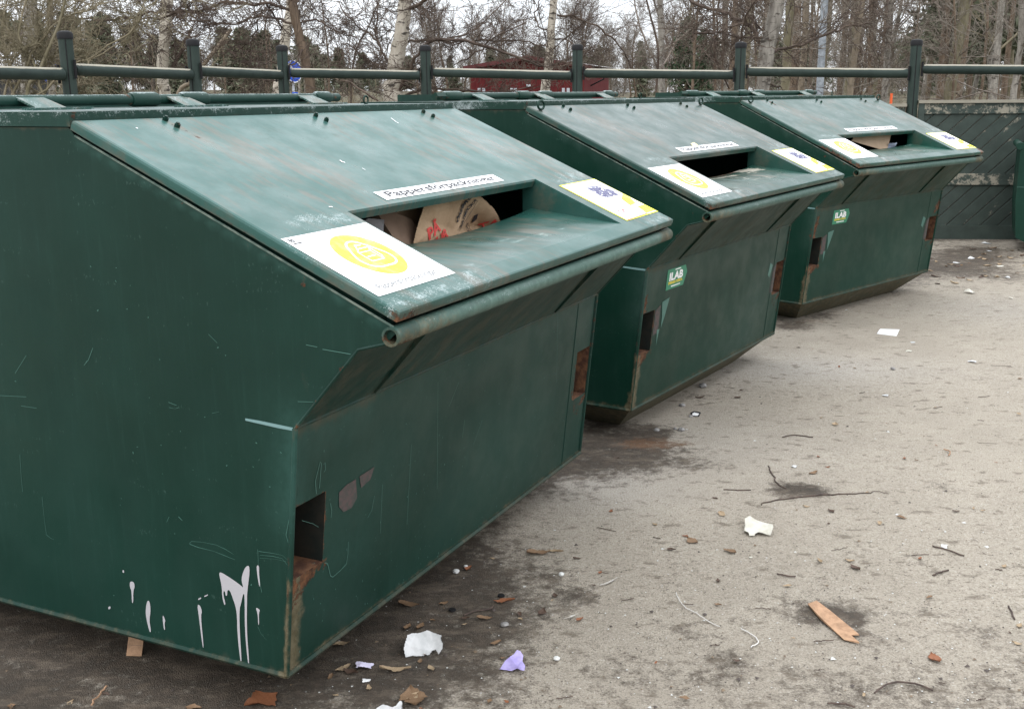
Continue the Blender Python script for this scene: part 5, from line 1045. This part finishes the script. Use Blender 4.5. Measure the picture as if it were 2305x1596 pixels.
M_tis = noisy('white_tissue', (.50, .51, .51), (.62, .62, .62), 30, .85, bump=.001); M_tisc = noisy('cream_tissue', (.50, .48, .41), (.62, .60, .53), 30, .85, bump=.001); M_lil = noisy('lilac_tissue', (.32, .27, .55), (.42, .37, .65), 30, .85, bump=.001); M_lil2 = flat('pale_lilac_paper', (.68, .64, .8), .8)
def sheet(outline, tilt, seed, amp, mat, label, name='paper_tissue', cat='tissue', res=30):
    P0 = gp(outline[int(np.argmax([q[1] for q in outline]))][0], max(q[1] for q in outline), GZ); n_ = np.array([0, -math.sin(tilt), math.cos(tilt)]); ev = np.array([0, math.cos(tilt), math.sin(tilt)])
    ol = []
    for q in outline: v = ray(*q); h = O + v * (np.dot(P0 - O, n_) / np.dot(v, n_)) - P0; ol.append((h[0], h @ ev))
    ol = np.array(ol); lo, hi = ol.min(0), ol.max(0); X_, Y_ = np.meshgrid(np.linspace(lo[0], hi[0], res * 2), np.linspace(lo[1], hi[1], res * 2)); rs = np.random.default_rng(seed); sz = (hi - lo).max()
    Z_ = np.zeros_like(X_)
    for k_ in range(16):
        a = rs.uniform(-.6, 2.2); c = rs.uniform(-.5, .5); dd = ((X_ - lo[0]) / sz - .5) * math.cos(a) + ((Y_ - lo[1]) / sz - .5) * math.sin(a) - c; Z_ += rs.uniform(-1, 1) * np.abs(dd)
    Z_ = (Z_ - Z_.mean()) * amp * sz; V = P0 + X_[..., None] * np.array([1, 0, 0]) + Y_[..., None] * ev + Z_[..., None] * n_; V[..., 2] = np.maximum(V[..., 2], GZ + .001); V = V.reshape(-1, 3)
    m_ = res * 2; i = np.arange(m_ - 1)[:, None] * m_ + np.arange(m_ - 1)[None]; Fq = np.stack([i, i+1, i+m_+1, i+m_], -1).reshape(-1, 4); cx2 = X_.ravel()[Fq].mean(1); cy2 = Y_.ravel()[Fq].mean(1); Fq = Fq[inpoly(cx2, cy2, ol)]
    V2 = V.copy(); V2[:, 1] += .5 * sz * np.clip((V[:, 2] - GZ) / (sz * .6), 0, 1); V2[:, 2] = GZ + (V[:, 2] - GZ) * .55     # the far side folds back down
    o = link(name, mesh_np(name, np.concatenate([V, V2]) - P0, np.concatenate([Fq, Fq + len(V)])), mat); o.location = tuple(P0); return tag(o, label, cat)
def zt_(pts, x0, y0, f): return [(x0 + a * f, y0 + b * f) for a, b in pts]
sheet(zt_([(728,850),(760,745),(800,722),(860,712),(930,695),(1000,730),(1045,755),(1040,775),(1060,820),(1058,860),(1025,885),(1000,845),(975,850),(930,893),(912,875),(895,915),(830,922),(800,905),(742,932)], 720, 1240, .2603), .55, 3, .30, M_tis, 'white crumpled tissue on the dirty asphalt left of the lilac one')
sheet(zt_([(1548,1018),(1600,945),(1680,890),(1705,858),(1735,865),(1758,900),(1752,960),(1775,1010),(1768,1050),(1740,1048),(1705,1020),(1640,1035)], 720, 1240, .2603), .75, 9, .32, M_lil, 'crumpled lilac tissue near the bottom of the yard')
sheet(zt_([(680,495),(690,455),(695,415),(710,408),(770,440),(838,475),(838,500),(825,530),(790,518),(760,510),(740,520),(735,530),(705,530),(700,510)], 1411, 1000, .3905), .6, 14, .30, M_tisc, 'cream crumpled tissue alone on the pale asphalt')
sheet(zt_([(465,1383),(500,1350),(540,1333),(580,1340),(630,1355),(660,1345),(690,1298),(706,1320),(708,1400),(640,1440),(500,1440)], 720, 1240, .2603), .6, 21, .30, M_tis, 'white crumpled tissue cut by the bottom edge of the view')
tissue(820, 1501, .045, 25, M_lil2, 'small pale lilac paper scrap near the nearest container corner', 'paper_scrap', 'paper scrap', flatn=.25)
tissue(825, 1532, .022, 26, M_white, 'tiny white scrap just below the pale lilac one', 'paper_scrap', 'paper scrap', flatn=.3)
def flat_quad(pts, name, label, cat, mat, th=.0025, lift=.002):
    P = [gp(*q, GZ + lift) for q in pts]; c = sum(P) / len(P); mb = MB(); A = [p - c for p in P]; n = len(A)
    mb.poly([(a[0], a[1], th + .003 * math.sin(7 * a[0] + 3 * j)) for j, a in enumerate(A)]); mb.poly([(a[0], a[1], 0) for a in A][::-1])
    for j in range(n): k_ = (j+1) % n; mb.poly([(A[j][0], A[j][1], 0), (A[k_][0], A[k_][1], 0), (A[k_][0], A[k_][1], th + .003 * math.sin(7 * A[k_][0] + 3 * k_)), (A[j][0], A[j][1], th + .003 * math.sin(7 * A[j][0] + 3 * j))])
    o = mb.build(name, mat); o.location = tuple(c); return tag(o, label, cat)
M_tan = MT('wet_card', .8, .25); n = M_tan.noise(24, 6, .7); M_tan.color(M_tan.mix(M_tan.step(n, .35, .68), (.44, .27, .165), (.27, .165, .10))); M_tan.bump(n, .003); M_tan = M_tan.m
flat_quad([(1818, 1360), (1838, 1354), (1868, 1375), (1934, 1430), (1915, 1430), (1934, 1448), (1900, 1440), (1845, 1392)], 'cardboard_strip', 'long tan cardboard strip lying flat on a damp patch', 'cardboard strip', M_tan, .004)
flat_quad([(1981, 741), (2025, 742), (2018, 757), (1974, 752)], 'paper_sheet', 'small white rectangular sheet flat on the far asphalt', 'paper sheet', M_white)
o = flat_quad([(1554, 930), (1562, 926), (1578, 929), (1573, 938), (1556, 937)], 'paper_label', 'small black-bordered white label near the second container', 'label', M_black)
P = [gp(*q, GZ + .008) for q in ((1558, 931), (1563, 928), (1574, 931), (1570, 936), (1559, 935))]; c_ = Vector(o.location); mb = MB().poly([tuple(Vector(tuple(p)) - c_) for p in P]); mb.build('label_face', M_white, o)
# piece of tan card wedged under the nearest container
P0 = gp(302, 1476, GZ); mb = MB(); mb.box((-.022, -.004, 0), (.022, .004, .062)); o = mb.build('cardboard_piece', M_tan); o.location = tuple(P0); o.rotation_euler = (R(-28), R(4), R(2)); tag(o, 'tan card offcut leaning under the nearest container side', 'cardboard'); smooth_angle(o)
MB().box((-.0225, -.0046, .03), (.0225, -.0041, .0315)).build('fold_line', M_kraftd, o)
def ground_line(pts, rad, name, label, cat, mat, jit=0.003, seed=0, k=5, lift=0., group=None):
    rs = np.random.default_rng(seed); P = [gp(*q, GZ) for q in pts]; Pd, rd = densify(P, rad if isinstance(rad, list) else [rad] * len(P), 4, jit, rs); c = Pd[0].copy(); c[2] = 0
    Pd = [np.array([p[0] - c[0], p[1] - c[1], GZ + rd[j] * .9 + abs(rs.normal()) * lift]) for j, p in enumerate(Pd)]; o = MB().tube(Pd, rd, k).build(name, mat); o.location = tuple(c); return tag(o, label, cat, group)
M_str = flat('white_string', (.6, .58, .55), .8); M_stick = noisy('stick_bark', (.05, .035, .03), (.10, .07, .055), 40, .85)
ground_line([(1522, 1334), (1530, 1352), (1545, 1368), (1575, 1385), (1600, 1402), (1620, 1410)], .0013, 'string', 'thin white string curling over the asphalt left of the cardboard strip', 'string', M_str, .001, 1)
ground_line([(1668, 1415), (1690, 1427), (1704, 1438), (1706, 1448), (1695, 1454), (1690, 1457)], .0018, 'string', 'short hooked white string below the thin longer one', 'string', M_str, .001, 2)
ground_line([(1710, 1136), (1740, 1128), (1800, 1120), (1850, 1115), (1900, 1113), (1950, 1110), (1975, 1106), (2000, 1112)], [.0025, .003, .003, .003, .0025, .002, .0015, .001], 'twig', 'long dark twig crossing the round damp stain', 'twig', M_stick, .003, 3)
ground_line([(1730, 1050), (1738, 1070), (1750, 1090), (1768, 1100)], [.003, .0035, .003, .002], 'twig', 'forked dark twig above the round damp stain', 'twig', M_stick, .003, 4)
for j, (pts, lb) in enumerate([([(2098, 1230), (2130, 1238), (2170, 1252)], 'dark twig lying by a white fleck at the right'), ([(2125, 1012), (2140, 1018), (2135, 1026)], 'small hooked dark twig on the pale asphalt at right'), ([(1042, 1386), (1070, 1376), (1096, 1373), (1110, 1366)], 'dark stick just below the two black bottle caps'),
                             ([(1748, 1292), (1775, 1297), (1790, 1298)], 'short twig above the cardboard strip'), ([(1968, 1560), (2010, 1537), (2060, 1540), (2100, 1555)], 'long curved twig near the bottom right'), ([(1865, 1585), (1900, 1585), (1925, 1592)], 'thin twig at the very bottom right of centre'), ([(1630, 1103), (1660, 1104), (1690, 1104)], 'brown twig right below the white pebble'),
                             ([(205, 1588), (225, 1562), (240, 1545)], 'pale stick in the dark dirt at bottom left'), ([(1760, 985), (1790, 980), (1830, 985)], 'flat brown stick in the middle of the yard'), ([(2270, 1365), (2280, 1385), (2284, 1395)], 'tiny red-brown twig near the right edge'), ([(2100, 1295), (2120, 1288), (2135, 1284)], 'little dark twig at lower right')]):
    ground_line(pts, .0028, 'twig', lb, 'twig', M_stick if 'pale' not in lb else M_tan, .002, 30 + j)
rs = np.random.default_rng(99)
# leaves
def leaf_mesh(seed, ln=1., wd=.5):
    rs = np.random.default_rng(seed); n, m_ = 16, 7; V = []; 
    for a in range(n + 1):
        t_ = a / n; wv = wd / 2 * (math.sin(math.pi * t_ ** .8) ** 1.1 if 0 < t_ < 1 else 0) * (1 + .22 * math.sin(9 * t_ + seed) + .10 * rs.normal())
        for b in range(m_):
            s = b / (m_ - 1) * 2 - 1; x = (t_ - .5) * ln; y = s * wv
            z = .10 * ln * (abs(s) ** 1.5) * (.6 + .5 * math.sin(5 * t_ + seed)) + .10 * ln * (t_ - .5) ** 2 * 2 + rs.normal() * .010 * ln
            V.append((x, y, z))
    V = np.array(V); V[:, 2] -= V[:, 2].min(); i = np.arange(n)[:, None] * m_ + np.arange(m_ - 1)[None]; Fq = np.stack([i, i+1, i+m_+1, i+m_], -1).reshape(-1, 4)
    return V, Fq
LM = [noisy('leaf_brown', (.13, .075, .04), (.22, .14, .08), 50, .75), noisy('leaf_dark', (.05, .03, .022), (.10, .06, .04), 50, .7), noisy('leaf_tan', (.25, .18, .11), (.36, .27, .17), 50, .75), noisy('leaf_rust', (.17, .06, .025), (.25, .10, .045), 50, .7)]
LMS = {}
def leaf(px, py, size, kind, label, group=None, rz=None, wd=.5):
    sd_ = int(rs.integers(8)); key = (sd_, kind, wd)
    if key not in LMS: V, Fq = leaf_mesh(sd_, 1., wd); me = mesh_np('dead_leaf', V, Fq); me.materials.append(LM[kind]); LMS[key] = me
    o = bpy.data.objects.new('dead_leaf', LMS[key]); S.collection.objects.link(o); on_ground(o, px, py, rs.uniform(0, 6.28) if rz is None else rz, GZ + .001); o.scale = (size, size, size); return tag(o, label, 'leaf', group)
leaf(1212, 1245, .085, 0, 'largest brown leaf beside a narrower yellow-brown one by the container', rz=.15); leaf(1250, 1241, .06, 2, 'narrow yellow-brown leaf touching the largest brown leaf', rz=-.3, wd=.3)
leaf(1055, 1279, .045, 3, 'small dark red-brown leaf standing by white pebbles near the container', rz=1.2); leaf(1135, 1353, .07, 3, 'rust coloured torn leaf right of the black bottle caps', rz=.1, wd=.35); leaf(920, 1361, .07, 0, 'flat grey-brown leaf close to the nearest container base')
leaf(588, 1578, .1, 3, 'large orange-brown leaf in the dirt at the bottom left', wd=.8); leaf(930, 1572, .10, 0, 'curled brown leaf by the tissue at the bottom edge', wd=.7); leaf(765, 1450, .06, 2, 'tan rolled leaf tucked under the container front edge', wd=.35); leaf(772, 1505, .05, 2, 'tan leaf left of the pale lilac scrap'); leaf(790, 1512, .05, 1, 'dark leaf touching the tan one left of the lilac scrap')
leaf(890, 1508, .09, 2, 'long tan leaf strip right of the pale lilac scrap', wd=.25, rz=0); leaf(1925, 1278, .05, 1, 'small dark folded leaf above the cardboard strip'); leaf(2105, 1482, .055, 3, 'orange-brown leaf at the lower right', wd=.6); leaf(1558, 1218, .055, 0, 'brown leaf left of the cream tissue', wd=.7); leaf(1642, 1241, .055, 0, 'brown leaf below left of the cream tissue'); leaf(1625, 1158, .045, 2, 'pale grey-brown round leaf left above the cream tissue', wd=.7)
leaf(1870, 1150, .04, 1, 'tiny dark leaf right below the round stain'); leaf(1980, 1178, .035, 2, 'small tan leaf in the middle right'); leaf(2030, 1165, .04, 0, 'small brown oval leaf at right'); leaf(1815, 1140, .03, 2, 'tiny tan leaf on the lower edge of the round stain'); leaf(1830, 1065, .05, 0, 'brown leaf above the round stain'); leaf(1660, 895, .05, 1, 'small dark leaf fragment by the second container'); leaf(1575, 895, .05, 1, 'black curled leaf below the second container'); leaf(1880, 955, .05, 2, 'tan curled leaf mid-yard'); leaf(1845, 1262, .045, 2, 'small olive leaf curl above the cardboard strip', wd=.3)
GL = 'small dead leaves scattered over the yard'; LLb = 'small brown dead leaf or fragment scattered on the yard asphalt'
for _ in range(64):
    for __ in range(20):
        px, py = rs.uniform(700, 2300), 560 + 1040 * rs.random() ** 1.0; p = gp(px, py)
        if 2.4 < p[1] < 11.5 and all(not (-.1 < to_local(i, p)[0] < W_ + .1 and to_local(i, p)[1] > .1) for i in range(3)): break
    leaf(px, py, rs.uniform(.012, .035), int(rs.integers(4)), LLb, GL)
for _ in range(45):
    px, py = rs.uniform(0, 1250), rs.uniform(1330, 1600); p = gp(px, py); q = to_local(0, p)
    if q[0] > 0 and q[1] > .15: continue
    leaf(px, py, rs.uniform(.015, .05), int(rs.integers(3)), 'small dark leaf in the dirt around the nearest container', 'leaves in the dirt by the nearest container')
for _ in range(36):                                                   # rubbish by the fence at right
    px, py = rs.uniform(2090, 2310), rs.uniform(548, 640); leaf(px, py, rs.uniform(.03, .09), int(rs.integers(3)), 'dead leaf in the wet litter before the board fence', 'leaves before the board fence')
for k_ in range(26):
    a = rs.uniform(1250, 2300); b = rs.uniform(700, 1590); s = rs.uniform(6, 26); an = rs.uniform(-.5, .5)
    ground_line([(a, b), (a + s, b + s * an * .5), (a + 2 * s, b + s * an)], rs.uniform(.0008, .0018), 'twig', 'thin short dark twig lying loose on the asphalt', 'twig', M_stick, .002, 200 + k_, 4, group='small loose twigs')
for k_, (px, py, s, lb) in enumerate([(1993, 891, .03, 'small white crumb of paper mid-yard'), (2055, 772, .03, 'thin white scrap right below the white sheet'), (2046, 792, .03, 'cream scrap below the thin white scrap'), (2183, 660, .075, 'pale cream crumpled lump at far right'), (2275, 672, .035, 'small cream scrap near the right edge'), (2188, 815, .045, 'pale torn scrap at the right'), (2125, 1231, .025, 'white fleck touching a dark twig'), (1905, 699, .02, 'tiny white scrap by the third container corner'),
                                       (2222, 549, .09, 'white scrap lying under the right-hand container'), (2187, 583, .06, 'white rectangular scrap in the wet litter'), (2152, 592, .05, 'small white scrap left in the wet litter'), (2225, 566, .05, 'white scrap at the centre of the wet litter'), (2250, 600, .06, 'yellowish white scrap in the wet litter'), (2268, 626, .05, 'white scrap lowest in the wet litter'), (2200, 520, .05, 'white scrap close to the fence foot'), (1690, 1255, .012, 'tiny white fleck below the cream tissue'), (1788, 1051, .026, 'white oval pebble-like scrap above the forked twig')]):
    tissue(px, py, s, 300 + k_, M_tisc if 'cream' in lb or 'yellow' in lb else M_tis, lb, 'paper_scrap', 'paper scrap', rs.uniform(0, 3), .3)
def stone(px, py, r, mat, label, name='pebble', group=None, flatz=.6):
    bm = bmesh.new(); bmesh.ops.create_icosphere(bm, subdivisions=2, radius=r)
    for v in bm.verts: v.co *= 1 + rs.normal() * .09; v.co.z *= flatz
    me = bpy.data.meshes.new(name); bm.to_mesh(me); bm.free(); o = link(name, me, mat); on_ground(o, px, py, 0, GZ + r * flatz * .6); return tag(o, label, 'pebble', group)
M_stn = noisy('grey_stone', (.16, .155, .15), (.28, .27, .26), 60, .8); M_stnw = noisy('white_stone', (.5, .5, .48), (.62, .62, .6), 60, .7)
for px, py, r, lb, mt_ in [(1534, 967, .018, 'grey pebble near the black-bordered label', M_stn), (1535, 912, .016, 'grey pebble at the foot of the second container', M_stn), (1520, 965, .01, 'small grey pebble left of the bigger one', M_stn), (1555, 937, .012, 'brownish pebble touching the label', M_stn), (1478, 968, .014, 'grey pebble near the second container corner', M_stn), (1026, 1285, .012, 'white pebble left of the dark red leaf', M_stnw), (1048, 1274, .008, 'smaller white pebble above the dark red leaf', M_stnw), (1264, 1292, .01, 'white pebble right of the container shade', M_stnw), (1136, 1405, .012, 'grey pebble above the white tissue', M_stn), (1253, 1481, .010, 'pale pebble right of the lilac tissue', M_stnw), (1582, 868, .022, 'larger grey stone against the second container', M_stn), (2010, 830, .015, 'dark small stone at right', M_stn)]:
    stone(px, py, r, mt_, lb)
for px, py, lb in [(1128, 1341, 'upper of two small black bottle caps'), (1018, 1373, 'lower of two small black bottle caps')]:
    o = MB().tube([(0, 0, 0), (0, 0, .004)], [.012, .011], 16).build('bottle_cap', M_black); on_ground(o, px, py); tag(o, lb, 'cap')
# chalky scuffs on the asphalt are pigment, thin sheets
for k_, pts in enumerate([[(1345, 1318), (1365, 1312), (1380, 1305), (1390, 1298)], [(1272, 1391), (1285, 1387), (1295, 1383)]]):
    P = [gp(*q, GZ + .004) for q in pts]; o = ribbon(MB(), P, [.002, .008, .006, .002][:len(P)], (0, 0, 1)).build('chalk_mark', noisy('chalk', (.55, .53, .5), (.33, .29, .24), 120, .9)); tag(o, ['chalky white scuff right of the dirt under the container', 'smaller white scuff below the longer one'][k_], 'chalk mark')
# grit: uncountable
n = 4200; V0 = np.array([(1, 0, 0), (-.5, .87, 0), (-.5, -.87, 0), (0, 0, 1.)]); T3 = np.array([(0, 1, 3), (1, 2, 3), (2, 0, 3)])
VV, FF, MI = [], [], []; k_ = 0
while k_ < n:
    px, py = rs.uniform(-50, 2350), 545 + 1080 * rs.random() ** .8; p = gp(px, py); 
    if p[1] > 11.8: continue
    r = rs.uniform(.0012, .0042) * (1 + (rs.random() < .06) * 1.4); a = rs.uniform(0, 6.28); c, s = math.cos(a), math.sin(a); Q = V0 * r * [1, 1, rs.uniform(.4, .9)]; Q = np.stack([Q[:, 0]*c - Q[:, 1]*s, Q[:, 0]*s + Q[:, 1]*c, Q[:, 2]], -1) + [p[0], p[1], GZ - .001]
    VV.append(Q); FF.append(T3 + 4 * k_); MI += [int(rs.choice(3, p=[.5, .3, .2]))] * 3; k_ += 1
o = link('grit', mesh_np('grit', np.concatenate(VV), np.concatenate(FF)), [noisy('grit_dark', (.05, .04, .035), (.09, .07, .06), 90), noisy('grit_brown', (.14, .10, .07), (.2, .15, .1), 90), M_stnw]); o.data.polygons.foreach_set('material_index', np.array(MI, np.int32)); tag(o, 'loose grit, crumbs and bark bits strewn over the yard', 'grit', kind='stuff')
